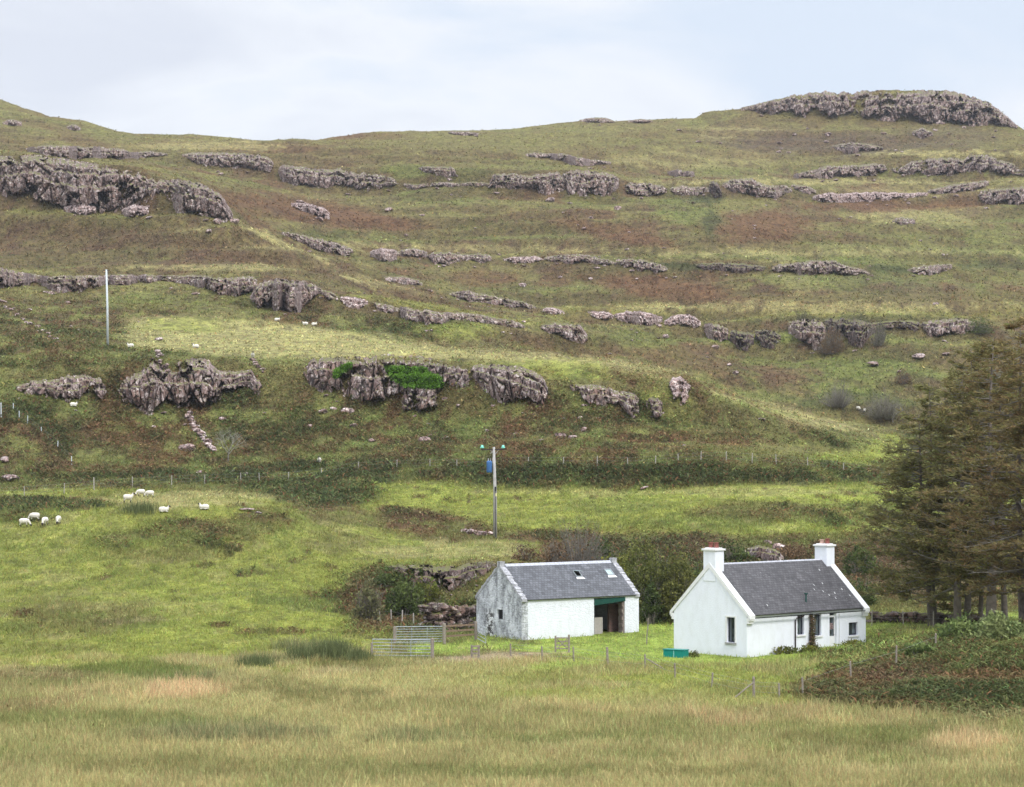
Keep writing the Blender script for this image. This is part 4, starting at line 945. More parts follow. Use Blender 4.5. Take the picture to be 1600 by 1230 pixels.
# tumbled dykes
def dyke(pts, label, w=1.0, n=26, hgt=.5, name='stone_dyke', matk='boulder'):
    P = [hit(x, y) for x, y in pts]
    V = []; Fq = []; mb_v = 0
    allm = MB()
    r = random.Random(len(pts) * 7 + n)
    bm = bmesh.new()
    for i in range(n):
        t = (i + r.random()) / n * (len(P) - 1); k = min(int(t), len(P) - 2); q = P[k].lerp(P[k + 1], t - k)
        s = r.uniform(.28, .62) * w
        q = Vector((q.x + r.uniform(-.3, .3) * w, q.y + r.uniform(-.3, .3) * w, ground_z(q.x, q.y) + r.uniform(0, hgt)))
        src = BM[r.randrange(8)]
        rot = Matrix.Rotation(r.uniform(0, 6.28), 4, 'Z') @ Matrix.Rotation(r.uniform(-.4, .4), 4, 'X')
        tmp = bmesh.new(); tmp.from_mesh(src); tmp.transform(Matrix.Translation(q - P[0]) @ rot @ Matrix.Scale(s, 4))
        mm = bpy.data.meshes.new('t'); tmp.to_mesh(mm); tmp.free(); bm.from_mesh(mm); bpy.data.meshes.remove(mm)
    me = bpy.data.meshes.new(name); bm.to_mesh(me); bm.free()
    o = obj(name, me, M[matk]); o.location = P[0]
    return tag(o, label, 'stone wall')
dyke([(293, 650), (300, 662), (312, 680), (325, 696), (336, 709)], 'line of tumbled stones running down beside the bare tree', 1.0, 60)
for q_ in range(20):
    t_ = q_ / 19; x_ = 92 * t_ + rs.uniform(-3, 3); boulder(x_, 470 + 63 * t_ ** .8 + rs.uniform(-3, 3), rs.uniform(6, 10), 'pale stone in the broken line below the lone pale pole', 'stones in a broken line at the left edge', .8)
dyke([(244, 556), (250, 570), (262, 585)], 'short stack of pale stones climbing the tall cleft outcrop', .9, 16, 1.0)
for q_ in range(6): boulder(395 + 3.4 * q_ + rs.uniform(-2, 2), 564 + 3.6 * q_, rs.uniform(7, 11), 'pale stone on the nose below the sheep facing the camera', 'stones below the sheep on the ridge nose', .8)
dyke([(1362, 972), (1400, 973), (1440, 974), (1490, 976), (1540, 974)], 'low dark field wall at the foot of the larches', .75, 120, .7, 'field_wall', 'darkrock')
dyke([(664, 982), (690, 984), (715, 984), (741, 984)], 'dark ruined wall against the rock left of the barn gable', .9, 90, 1.7, 'ruined_wall', 'mossrock')
dyke([(728, 832), (745, 835), (768, 838)], 'short mossy stone line left of the electricity pole foot', .7, 22, .3)

# ------------------------------------------------------------------ building materials
def wall_white(name, dirt=0.15, stone=0.0):
    m, t, b = mat(name, 0.9)
    tcn = N(t, 'ShaderNodeTexCoord'); o = tcn.outputs['Object']
    streak = noise(t, mapping(t, o, (1.4, 1.4, 0.6)), 1.6, 7, 0.7)
    c = ramp(t, streak, [(0.30, (0.78 - dirt, 0.80 - dirt, 0.85 - dirt)), (0.55, (0.80, 0.825, 0.895))])
    s = N(t, 'ShaderNodeSeparateXYZ'); L(t, o, s.inputs[0])
    ft = N(t, 'ShaderNodeMapRange', inp={'From Min': 0.0, 'From Max': 0.55, 'To Min': 0.30, 'To Max': 0.0}); L(t, s.outputs['Z'], ft.inputs[0])
    fn = noise(t, o, 3.0, 5, .7)
    mm = N(t, 'ShaderNodeMath', operation='MULTIPLY'); L(t, ft.outputs[0], mm.inputs[0]); L(t, fn, mm.inputs[1])
    c = mixc(t, mm.outputs[0], c, (0.30, 0.33, 0.20))
    h = noise(t, o, 14, 4, .6)
    if stone:
        v = N(t, 'ShaderNodeTexVoronoi', feature='DISTANCE_TO_EDGE', inp={'Scale': 3.2}); L(t, mapping(t, o, (1, 1, 1.7)), v.inputs['Vector'])
        c = mixc(t, ramp(t, v.outputs['Distance'], [(0, (.18, .18, .18)), (0.08, (0, 0, 0))]), c, (0.52, 0.53, 0.55))
        sp = noise(t, o, 2.4, 7, .8)
        c = mixc(t, ramp(t, sp, [(0.66, (0, 0, 0)), (0.70, (.8, .8, .8))]), c, (0.22, 0.20, 0.19))
        a = N(t, 'ShaderNodeMath', operation='MINIMUM', inp={1: 0.12}); L(t, v.outputs['Distance'], a.inputs[0])
        bump(t, b, a.outputs[0], 0.6, 0.2)
    else:
        bump(t, b, h, 0.6, 0.03)
    L(t, c, b.inputs['Base Color'])
    return m
def gable_weathered():
    m, t, b = mat('weathered_limewash', 0.95)
    tcn = N(t, 'ShaderNodeTexCoord'); o = tcn.outputs['Object']
    f = noise(t, mapping(t, o, (1, 1, 0.6)), 1.3, 9, 0.80)
    c = ramp(t, f, [(0.34, (0.13, 0.13, 0.14)), (0.44, (0.33, 0.34, 0.36)), (0.52, (0.56, 0.58, 0.61)), (0.62, (0.74, 0.75, 0.78))])
    f2 = noise(t, o, 3.4, 6, 0.75)
    c = mixc(t, ramp(t, f2, [(0.58, (0, 0, 0)), (0.64, (.75, .75, .75))]), c, (0.11, 0.10, 0.105))
    # fallen render: dark stone patches left of the window
    s = N(t, 'ShaderNodeSeparateXYZ'); L(t, o, s.inputs[0])
    g1 = N(t, 'ShaderNodeMapRange', interpolation_type='SMOOTHSTEP', inp={'From Min': 0.8, 'From Max': 0.1, 'To Min': 0, 'To Max': 1})
    ab = N(t, 'ShaderNodeMath', operation='SUBTRACT', inp={1: 3.55}); L(t, s.outputs['Y'], ab.inputs[0])
    ab2 = N(t, 'ShaderNodeMath', operation='ABSOLUTE'); L(t, ab.outputs[0], ab2.inputs[0]); L(t, ab2.outputs[0], g1.inputs[0])
    g2 = N(t, 'ShaderNodeMapRange', interpolation_type='SMOOTHSTEP', inp={'From Min': 2.3, 'From Max': 1.6, 'To Min': 0, 'To Max': 1}); L(t, s.outputs['Z'], g2.inputs[0])
    f3 = noise(t, o, 2.6, 5, 0.7)
    mu = N(t, 'ShaderNodeMath', operation='MULTIPLY'); L(t, g1.outputs[0], mu.inputs[0]); L(t, g2.outputs[0], mu.inputs[1])
    c = mixc(t, mu.outputs[0], c, mixc(t, ramp(t, f3, [(0.47, (0, 0, 0)), (0.51, (1, 1, 1))], 'LINEAR'), (0.72, 0.73, 0.74), (0.06, 0.055, 0.05)))
    L(t, c, b.inputs['Base Color'])
    v = N(t, 'ShaderNodeTexVoronoi', feature='DISTANCE_TO_EDGE', inp={'Scale': 3.0}); L(t, mapping(t, o, (1, 1, 1.7)), v.inputs['Vector'])
    a = N(t, 'ShaderNodeMath', operation='MINIMUM', inp={1: 0.12}); L(t, v.outputs['Distance'], a.inputs[0])
    bump(t, b, a.outputs[0], 1.0, 0.3)
    return m
def slate(name, col, course=0.20, moss=0.5, lic=True):
    m, t, b = mat(name, 0.55)
    b.inputs['Specular IOR Level'].default_value = 0.35
    uv = N(t, 'ShaderNodeUVMap')
    br = N(t, 'ShaderNodeTexBrick', offset=0.5, inp={'Scale': 1.0, 'Mortar Size': 0.012, 'Brick Width': 0.26, 'Row Height': course, 'Color1': (*[c * .72 for c in col], 1), 'Color2': (*[c * 1.3 for c in col], 1), 'Mortar': (*[c * .25 for c in col], 1), 'Bias': 0.0})
    L(t, uv.outputs[0], br.inputs['Vector'])
    f = noise(t, uv.outputs[0], 1.1, 6, .7)
    c = mixc(t, 0.7, br.outputs['Color'], ramp(t, f, [(0.3, (.68, .66, .68)), (.5, (1, 1, 1)), (.7, (1.35, 1.32, 1.3))]), 'MULTIPLY')
    # running stains down the slope
    f5 = noise(t, mapping(t, uv.outputs[0], (2.5, .35, 1)), 1.3, 5, .6)
    c = mixc(t, 0.5, c, ramp(t, f5, [(0.35, (.75, .75, .75)), (.65, (1.2, 1.2, 1.2))]), 'MULTIPLY')
    if lic:
        f3 = noise(t, uv.outputs[0], 7.5, 5, .75)
        f4 = noise(t, uv.outputs[0], 0.5, 2, .5)
        a = N(t, 'ShaderNodeMath', operation='MULTIPLY'); L(t, f3, a.inputs[0]); L(t, ramp(t, f4, [(.38, (.82, .82, .82)), (.62, (1.08, 1.08, 1.08))]), a.inputs[1])
        c = mixc(t, ramp(t, a.outputs[0], [(0.665, (0, 0, 0)), (0.69, (.8, .8, .8))]), c, (0.60, 0.60, 0.58))
    L(t, c, b.inputs['Base Color'])
    bump(t, b, br.outputs['Fac'], -0.6, 0.02)
    return m
M['harl'] = wall_white('white_harling', .05)
M['lime'] = wall_white('limewashed_rubble', .08, 1.0)
M['gable'] = gable_weathered()
M['slate'] = slate('cottage_slates', (0.078, 0.075, 0.080))
M['slate2'] = slate('barn_slates', (0.098, 0.102, 0.114), .22)
M['trim'] = simple('white_cement_trim', (0.74, 0.74, 0.74), .85, .08, 5)
M['ridge'] = simple('pale_ridge_tiles', (0.42, 0.43, 0.47), .8, .2, 6)
M['skew'] = simple('grey_skew_stones', (0.36, 0.36, 0.38), .9, .5, 5)
M['frame'] = simple('dark_blue_window_frame', (0.035, 0.036, 0.06), .5, .1)
M['whitepaint'] = simple('white_door_paint', (0.78, 0.79, 0.80), .5, .04)
M['roomback'] = simple('grey_room_behind_glass', (0.16, 0.18, 0.18), .9, .4, 2)  # grey tone standing in for the dim room inside
M['terracotta'] = simple('terracotta', (0.24, 0.085, 0.07), .8, .25, 9)
M['iron'] = simple('dark_brown_iron', (0.05, 0.035, 0.035), .5, .2)
M['greenpaint'] = simple('green_painted_steel', (0.012, 0.065, 0.052), .5, .2)
M['teal'] = simple('teal_plastic', (0.005, 0.20, 0.17), .4, .08)
M['galv'] = simple('galvanised_steel', (0.34, 0.37, 0.39), .45, .12, 8, .3)
M['wood'] = simple('grey_weathered_wood', (0.25, 0.215, 0.18), .9, .3, 10)
M['woodpale'] = simple('pale_fence_stake', (0.36, 0.33, 0.29), .9, .25, 10)
M['pole'] = simple('creosoted_pole_faded', (0.36, 0.35, 0.33), .85, .22, 3)
M['polepale'] = simple('pale_grey_pole', (0.52, 0.56, 0.57), .7, .12, 3)
M['wire'] = simple('steel_wire', (0.28, 0.28, 0.28), .5, .1)
M['blue'] = simple('blue_painted_transformer', (0.05, 0.14, 0.33), .5, .15)
M['glassgreen'] = simple('green_glass_insulator', (0.20, 0.62, 0.50), .2, .1)
M['black'] = simple('black_plastic', (0.015, 0.015, 0.017), .6, .1)
M['brickin'] = None
def brick_in():
    m, t, b = mat('red_brick_interior', .9)
    tcn = N(t, 'ShaderNodeTexCoord')
    br = N(t, 'ShaderNodeTexBrick', inp={'Scale': 1, 'Mortar Size': .015, 'Brick Width': .24, 'Row Height': .09, 'Color1': (.20, .095, .075, 1), 'Color2': (.12, .06, .05, 1), 'Mortar': (.17, .14, .13, 1)})
    L(t, mapping(t, tcn.outputs['Object'], (1, 1, 1), (math.radians(90), 0, math.radians(0))), br.inputs['Vector'])
    L(t, br.outputs['Color'], b.inputs['Base Color']); return m
M['brickin'] = brick_in()
def glass():
    m, t, b = mat('window_glass', .05)
    b.inputs['Base Color'].default_value = (.9, .95, .95, 1); b.inputs['Transmission Weight'].default_value = 1.0; b.inputs['IOR'].default_value = 1.2; b.inputs['Specular IOR Level'].default_value = .6
    return m
M['glass'] = glass()

def add_uv(me, fn):
    uv = me.uv_layers.new(name='UVMap')
    for p in me.polygons:
        for li in p.loop_indices:
            uv.data[li].uv = fn(me.vertices[me.loops[li].vertex_index].co)
def wall_with_holes(x0, x1, z0, z1, holes, y, th):
    """front wall panel in the XZ plane (outer face at y, thickness th inward +y) with rectangular openings"""
    xs = sorted({x0, x1, *[h[0] for h in holes], *[h[1] for h in holes]}); zs = sorted({z0, z1, *[h[2] for h in holes], *[h[3] for h in holes]})
    bm = bmesh.new(); vd = {}
    def vt(i, k, b):
        key = (i, k, b)
        if key not in vd: vd[key] = bm.verts.new((xs[i], y + (th if b else 0), zs[k]))
        return vd[key]
    def hole(i, k):
        if i < 0 or k < 0 or i >= len(xs) - 1 or k >= len(zs) - 1: return True
        cx = (xs[i] + xs[i + 1]) / 2; cz = (zs[k] + zs[k + 1]) / 2
        return any(h[0] < cx < h[1] and h[2] < cz < h[3] for h in holes)
    for i in range(len(xs) - 1):
        for k in range(len(zs) - 1):
            if hole(i, k): continue
            for b in (0, 1):
                bm.faces.new([vt(i, k, b), vt(i + 1, k, b), vt(i + 1, k + 1, b), vt(i, k + 1, b)])
            for di, dk, e1, e2 in ((-1, 0, (i, k), (i, k + 1)), (1, 0, (i + 1, k), (i + 1, k + 1)), (0, -1, (i, k), (i + 1, k)), (0, 1, (i, k + 1), (i + 1, k + 1))):
                if hole(i + di, k + dk):
                    bm.faces.new([vt(*e1, 0), vt(*e2, 0), vt(*e2, 1), vt(*e1, 1)])
    bmesh.ops.recalc_face_normals(bm, faces=bm.faces)
    return bm
def house_shell(name, Lh, Wd, eave, apex, front_holes, gable_holes, mats, parent, th=0.5, base=-0.7):
    """mats: front/other material, gable material"""
    def fin(bm, T, mt, nm):
        if T is not None: bmesh.ops.transform(bm, matrix=T, verts=bm.verts)
        bmesh.ops.recalc_face_normals(bm, faces=bm.faces)
        me = bpy.data.meshes.new(nm); bm.to_mesh(me); bm.free(); return obj(nm, me, mt, parent)
    out = []
    out.append(fin(wall_with_holes(th, Lh - th, base, eave, front_holes, 0, th), None, mats[0], 'wall'))
    out.append(fin(wall_with_holes(th, Lh - th, base, eave, [], Wd - th, th), None, mats[0], 'wall'))
    for side_, holes in ((0, gable_holes), (1, [])):
        # gable as strips with the triangle on top; x is depth across the house
        bm = wall_with_holes(0, Wd, base, eave - .02, holes, 0, th)
        v = [bm.verts.new(p) for p in ((0, 0, eave - .02), (Wd, 0, eave - .02), (Wd / 2, 0, apex), (0, th, eave - .02), (Wd, th, eave - .02), (Wd / 2, th, apex))]
        for f in ((0, 1, 2), (3, 5, 4), (0, 2, 5, 3), (1, 4, 5, 2)): bm.faces.new([v[i] for i in f])
        x = 0 if side_ == 0 else Lh - th
        T = Matrix(((0, 1, 0, x), (1, 0, 0, 0), (0, 0, 1, 0), (0, 0, 0, 1)))
        out.append(fin(bm, T, mats[1] if side_ == 0 else mats[0], 'gable_wall'))
    return out
def roof_slabs(Lh, Wd, eave, apex, mt, parent, x0, x1, over=.18, th=.09, lift=.03, holes=()):
    """two slopes; holes (on the front slope): x0,x1,s0,s1 with s measured up the slope"""
    sl = (apex - eave) / (Wd / 2); ln = math.hypot(Wd / 2, apex - eave); cx, sx_ = (Wd / 2) / ln, (apex - eave) / ln
    res = []
    for side_ in (0, 1):
        hs = list(holes) if side_ == 0 else []
        s0 = -over
        bm = wall_with_holes(x0, x1, s0, ln, [(h[0], h[1], h[2], h[3]) for h in hs], -th - lift, th)
        # local: x along, y normal(-y outward), z up slope -> rotate
        for v in bm.verts:
            s = v.co.z; nn = -v.co.y
            yy = s * cx - nn * sx_; zz = eave + s * sx_ + nn * cx
            v.co = (v.co.x, yy if side_ == 0 else Wd - yy, zz)
        bmesh.ops.recalc_face_normals(bm, faces=bm.faces)
        me = bpy.data.meshes.new('roof'); bm.to_mesh(me); bm.free()
        add_uv(me, lambda c: (c.x, (c.z - eave) / sx_))
        res.append(obj('roof', me, mt, parent))
    return res, (cx, sx_, ln)
def skew_pts(Wd, eave, apex, x, w, up, out_):
    """raised gable coping following both slopes"""
    m = MB()
    sl = (apex - eave) / (Wd / 2)
    for sgn in (0, 1):
        f = (lambda y: y) if sgn == 0 else (lambda y: Wd - y)
        y0 = -out_; z0 = eave - out_ * sl
        a = [(x, f(y0), z0 - .02), (x, f(y0), z0 + up), (x, f(Wd / 2), apex + up + .02), (x, f(Wd / 2), apex - .1)]
        m.prism(a, (w, 0, 0))
    return m

def window_unit(parent, x0, x1, z0, z1, y, inward, frame_m, mull=None, name='window', fw=.07, axis='x', back=True, bars=()):
    """frame in the opening; axis 'x' for front wall, 'y' for gable wall"""
    def P(a, d, z): return (a, d, z) if axis == 'x' else (d, a, z)
    def bx(m, a0, a1, d0, d1, z0_, z1_):
        p = P(a0, d0, z0_); q = P(a1, d1, z1_); m.box(min(p[0], q[0]), min(p[1], q[1]), p[2], max(p[0], q[0]), max(p[1], q[1]), q[2])
    m = MB(); d0, d1 = y + .14, y + .20
    bx(m, x0 + .002, x0 + fw, d0, d1, z0, z1); bx(m, x1 - fw, x1 - .002, d0, d1, z0, z1)
    bx(m, x0 + fw, x1 - fw, d0, d1, z0, z0 + fw); bx(m, x0 + fw, x1 - fw, d0, d1, z1 - fw, z1)
    if mull: bx(m, x0 + fw, x1 - fw, d0, d1, mull - fw / 2, mull + fw / 2)
    w = m.build(name, frame_m, parent)
    g = MB(); bx(g, x0 + fw, x1 - fw, d0 + .02, d0 + .035, z0 + fw, z1 - fw); g.build('pane', M['glass'], w)
    if back:
        c = MB(); bx(c, x0 + .01, x1 - .01, y + .46, y + .48, z0 - .0, z1); c.build('room_backing', M['roomback'], w)  # flat sheet coloured as the dim room behind the pane
    return w

# ------------------------------------------------------------------ COTTAGE
LC, WC = 11.8, 6.2
TH = math.atan2(.684, .729)
cot = empty('white_cottage', (14.64, 150, -0.42), TH, 'white harled cottage with slate roof and two gable chimneys', 'cottage')
EV, AP = 2.70, 5.62
fh = {'w1': (5.22, 5.84, 1.28, 2.48), 'w2': (6.80, 7.48, 1.22, 2.50), 'door': (8.26, 8.92, .30, 2.50), 'w3': (10.18, 11.02, 1.16, 1.98)}
def front_sx(px):  # metres along the front wall for a photo column
    k = (px - 800) / F
    return (k * 150 - 14.64) / (.729 - k * .684)
def front_z(px, py):
    s = front_sx(px); D = 150 + .684 * s
    return CZ - (py - 717) / F * D + .42
def fr(x0, x1, y0, y1): return (front_sx(x0), front_sx(x1), front_z(x0, y1), front_z(x0, y0))
fh = {'w1': fr(1245, 1255.5, 961, 991.6), 'w2': fr(1271, 1282.1, 960, 993), 'door': fr(1295, 1306, 957.5, 1016), 'w3': fr(1325, 1338.6, 972.5, 992.5)}
def gable_y(px):
    k = (px - 800) / F
    return (14.64 - k * 150) / (.684 + k * .729)
def gable_z(px, py):
    s = gable_y(px); return CZ - (py - 717) / F * (150 + .729 * s) + .42
gw = (gable_y(1147.5), gable_y(1135), gable_z(1141, 1003), gable_z(1141, 964))
walls = house_shell('cottage', LC, WC, EV, AP, list(fh.values()), [gw], (M['harl'], M['harl']), cot, th=.5)
slabs, (cx_, sx_, ln_) = roof_slabs(LC, WC, EV, AP, M['slate'], cot, .42, LC - .42)
for x in (-.06, LC - .46):
    s = skew_pts(WC, EV, AP, x, .52, .22, .30).build('skew', M['trim'], cot)
# skew putts (scrolled ends)
for x in (-.05, LC - .45):
    for yy in (-.26, WC + .02):
        m = MB(); m.box(x, yy, EV - .42, x + .5, yy + .24, EV - .18); m.box(x, yy + (.08 if yy < 0 else 0), EV - .58, x + .5, yy + (.24 if yy < 0 else .16), EV - .42)
        m.build('skewputt', M['trim'], cot, .02)
m = MB(); 
for i in range(26):
    x = .5 + i * (LC - 1.0) / 26
    m.prism([(x, WC / 2 - .2, AP - .03), (x, WC / 2, AP + .17), (x, WC / 2 + .2, AP - .03), (x, WC / 2, AP + .07)], ((LC - 1.0) / 26 - .015, 0, 0))
m.build('ridge_tiles', M['ridge'], cot)
for x0_, seed in ((-.03, 1), (LC - .83, 2)):
    m = MB(); m.box(x0_, WC / 2 - .52, AP - .95, x0_ + .82, WC / 2 + .52, AP + .98)
    ch = m.build('chimney', M['harl'], cot, .02)
    m = MB(); m.box(x0_ - .08, WC / 2 - .60, AP + .98, x0_ + .90, WC / 2 + .60, AP + 1.10); m.box(x0_ + .06, WC / 2 - .45, AP + 1.10, x0_ + .76, WC / 2 + .45, AP + 1.16)
    m.build('chimney_cap', M['trim'], ch, .015)
    for dy in (-.24, .22):
        m = MB(); hp = .34 if (seed == 1 or dy < 0) else .26
        m.lathe((x0_ + .41, WC / 2 + dy, AP + 1.16), [(.17, 0), (.15, .05), (.13, hp - .06), (.165, hp - .03), (.165, hp), (.11, hp), (.11, hp - .08)], 14)
        m.build('chimney_pot', M['terracotta'] if not (seed == 2 and dy > 0) else simple('pale_clay_pot', (.5, .33, .27), .8, .2, 8), ch, 0, True)
# gutter and rainwater pipe
m = MB(); 
n_ = 10; prof = [(-.30 - .055 * math.cos(math.pi * k / 6), EV - .20 - .055 * math.sin(math.pi * k / 6)) for k in range(7)]
m.prism([(.46, y, z) for y, z in prof], (LC - .92, 0, 0)); m.build('gutter', M['black'], cot)
xd = front_sx(1240.5)
m = MB(); m.tube([(front_sx(1250), -.30, EV - .24), (front_sx(1249), -.24, EV - .33), (xd + .12, -.10, EV - .42), (xd, -.07, EV - .55), (xd, -.07, -.1)], .045, 8); m.build('downpipe', M['iron'], cot, 0, True)
# windows and door
for k, mull in (('w1', None), ('w2', None), ('w3', None)):
    a, b, z0, z1 = fh[k]
    w = window_unit(cot, a, b, z0, z1, 0, 1, M['frame'])
    m = MB(); m.box(a - .1, -.07, z0 - .11, b + .1, .13, z0 - .003); m.build('sill', M['trim'], w)
a, b, z0, z1 = gw
w = window_unit(cot, a, b, z0, z1, 0, 1, M['frame'], axis='y')
m = MB(); m.box(-.08, a - .12, z0 - .13, .13, b + .12, z0 - .003); m.build('sill', simple('grey_stone_sill', (.30, .30, .30), .9, .3), w)
m = MB(); m.box(-.025, a - .12, z1 + .002, .1, b + .12, z1 + .1); m.box(-.025, a - .12, z0, .1, a - .003, z1); m.box(-.025, b + .003, z0, .1, b + .12, z1); m.build('surround', M['trim'], w)
a, b, z0, z1 = fh['door']
m = MB(); zt_ = z1 - .17
m.box(a + .002, .16, z0, a + .07, .22, z1); m.box(b - .07, .16, z0, b - .002, .22, z1); m.box(a + .07, .16, z1 - .04, b - .07, .22, z1); m.box(a + .07, .16, zt_ - .12, b - .07, .22, zt_)
m.box(a + .07, .16, z0 + .02, b - .07, .21, z0 + .92)
m.box(a + .11, .15, z0 + .15, b - .11, .16, z0 + .8)
dr = m.build('door', M['whitepaint'], cot)
m = MB(); m.box(a + .07, .18, z0 + .92, b - .07, .19, zt_ - .12); m.build('pane', M['glass'], dr)
m = MB(); m.box(a + .07, .181, zt_, b - .07, .191, z1 - .04); m.build('transom_pane', M['glass'], dr)
m = MB(); m.box(a, .46, z0, b, .48, z1); m.build('room_backing', M['roomback'], dr)  # flat sheet coloured as the dim hall behind the door glass
m = MB(); m.box(a + .09, .195, z0 + 1.35, b - .12, .20, z0 + 1.75); m.build('notice', simple('pink_notice_paper', (.42, .27, .27), .8, .3, 12), dr)
m = MB(); m.tube([(b - .1, .15, z0 + 1.0), (b - .1, .10, z0 + 1.0), (b - .2, .10, z0 + 1.0)], .012, 6); m.build('handle', M['iron'], dr)
m = MB(); m.box(a - .15, -.45, z0 - .30, b + .15, -.01, z0 - .03); m.build('doorstep', M['skew'], cot, .02)
# cable pipe and vent on the roof
xp = front_sx(1309.5); m = MB(); m.tube([(xp, -.05, EV - .3), (xp, -.05, .05)], .03, 6); m.build('service_pipe', M['whitepaint'], cot)
xv = front_sx(1266); s_ = .55
m = MB(); yv, zv = s_ * cx_, EV + s_ * sx_ + .1
m.tube([(xv, yv, zv - .1), (xv, yv, zv + .55)], .05, 8); m.box(xv - .09, yv - .09, zv + .55, xv + .09, yv + .09, zv + .62)
m.build('roof_vent', M['greenpaint'], cot)
m = MB(); 
m.prism([(xv - .2, yv - .42 * cx_, zv - .42 * sx_ + .02), (xv + .25, yv - .42 * cx_, zv - .42 * sx_ + .02), (xv + .2, yv + .1, zv + .1 * sx_ / cx_ + .02), (xv - .12, yv + .1, zv + .1 * sx_ / cx_ + .02)], (0, -.01, .02)); m.build('flashing', M['trim'], cot)
# patches where slates were mended and flashings at the chimney
m = MB()
for (sx1, s1, wd_) in ((q_[0], q_[1], q_[2] * .45) for q_ in ((9.6, 1.2, .14), (8.9, 1.05, .12), (10.6, 1.5, .16), (8.2, 2.0, .10), (9.15, 2.1, .10), (9.9, 3.3, .14), (2.3, .5, .12), (10.9, .9, .1), (8.6, 1.4, .1), (9.3, .75, .1), (7.9, 1.6, .08))):
    c0 = s1 * cx_ - .125 * sx_; c1 = EV + s1 * sx_ + .125 * cx_
    m.prism([(sx1, c0, c1), (sx1 + wd_, c0, c1), (sx1 + wd_ * .8, c0 + .16 * cx_, c1 + .16 * sx_), (sx1 + .02, c0 + .13 * cx_, c1 + .13 * sx_)], (0, -.006, .008))
m.build('mortar_patches', M['trim'], cot)

# ------------------------------------------------------------------ BARN
LB, WB = 10.65, 5.13
TB = math.atan2(.616, .788)
barn = empty('stone_barn', (.66, 165, -.52), TB, 'old limewashed stone barn with open cart door and slate roof', 'barn')
EB, AB = 2.84, 5.04
def bs(px):
    k = (px - 800) / F; return (k * 165 - .66) / (.788 - k * .616)
def bz(px, py): return CZ - (py - 717) / F * (165 + .616 * bs(px)) + .52
def by(px):
    k = (px - 800) / F; return (.66 - k * 165) / (.616 + k * .788)
o0, o1 = bs(928), bs(976)
g0, g1v = by(785.6), by(777)
gzz = lambda px, py: CZ - (py - 717) / F * (165 + .788 * by(px)) + .52
bw_ = (g0, g1v, gzz(781, 967), gzz(781, 952))
house_shell('barn', LB, WB, EB, AB, [(o0, o1, -.7, EB - .12)], [bw_], (M['lime'], M['gable']), barn, th=.55)
slb_, (bc, bsn, bl_) = roof_slabs(LB, WB, EB, AB, M['slate2'], barn, .40, LB - .40, .14, holes=[(6.0, 6.55, 1.9, 2.5), (8.95, 9.55, 1.95, 2.55)])
# rough skews: many stones
for x in (-.03, LB - .45):
    m = MB(); r = random.Random(3)
    n_ = 15
    for sgn in (0, 1):
        for i in range(n_):
            t0, t1 = i / n_, (i + 1) / n_
            f = (lambda y: y) if sgn == 0 else (lambda y: WB - y)
            ya, yb_ = -.12 + t0 * (WB / 2 + .12), -.12 + t1 * (WB / 2 + .12)
            za = EB + ya * (AB - EB) / (WB / 2); zb = EB + yb_ * (AB - EB) / (WB / 2); u = r.uniform(.10, .19)
            m.prism([(x, f(ya), za - .05), (x, f(yb_), zb - .05), (x, f(yb_), zb + u), (x, f(ya), za + u + r.uniform(.0, .07))], (.47 + r.uniform(-.04, .02), 0, 0))
    m.box(x, WB / 2 - .16, AB - .02, x + .44, WB / 2 + .16, AB + .34)
    m.build('skew', M['skew'], barn)
m = MB()
for i in range(22):
    x = .5 + i * (LB - 1.0) / 22
    m.prism([(x, WB / 2 - .2, AB - .01), (x, WB / 2, AB + .17), (x, WB / 2 + .2, AB - .01), (x, WB / 2, AB + .07)], ((LB - 1.0) / 22 - .015, 0, 0))
m.build('ridge_tiles', M['ridge'], barn)
m = MB(); m.prism([(o0 + .002, -.06, EB - .62), (o1 - .002, -.06, EB - .40), (o1 - .002, -.06, EB - .14), (o0 + .002, -.06, EB - .20)], (0, .24, 0)); m.build('door_beam', M['greenpaint'], barn)
m = MB(); m.box(.56, WB - .62, -.1, LB - .56, WB - .58, 2.3); m.box(.56, .60, -.1, o0 - .3, .64, 2.3); m.build('inner_lining', simple('shade_toned_inner_wall', (.045, .04, .04), .95, .4), barn)  # interior shade put into the near-black lining colour
m = MB(); m.box(o1 - .35, 1.3, -.4, o1 + 1.3, 1.5, 2.15); m.build('brick_partition', M['brickin'], barn)
m = MB(); m.box(o0 + .62, .70, -.1, o0 + 1.38, .76, 1.30); m.build('leaning_board', simple('pale_board', (.40, .37, .34), .8, .1), barn)
m = MB(); m.box(o1 - .004, -.02, -.4, o1 + .16, .5, EB - .15) if False else None
m = MB(); m.box(o1 - .16, .04, -.4, o1 - .003, .50, EB - .14)
for i in range(5): m.box(o1 - .24, .03, .1 + i * .5, o1 - .16, .45, .34 + i * .5)
m.build('door_jamb', simple('bare_jamb_stone', (.20, .165, .15), .95, .4, 4), barn)
m = MB(); m.box(.5, .5, -.3, LB - .5, WB - .55, -.08); m.build('earth_floor', simple('trodden_earth', (.12, .095, .07), 1, .3), barn)
m = MB(); m.box(.15, bw_[0], bw_[2], .19, bw_[1], bw_[3]); wn = m.build('window', M['black'], barn)
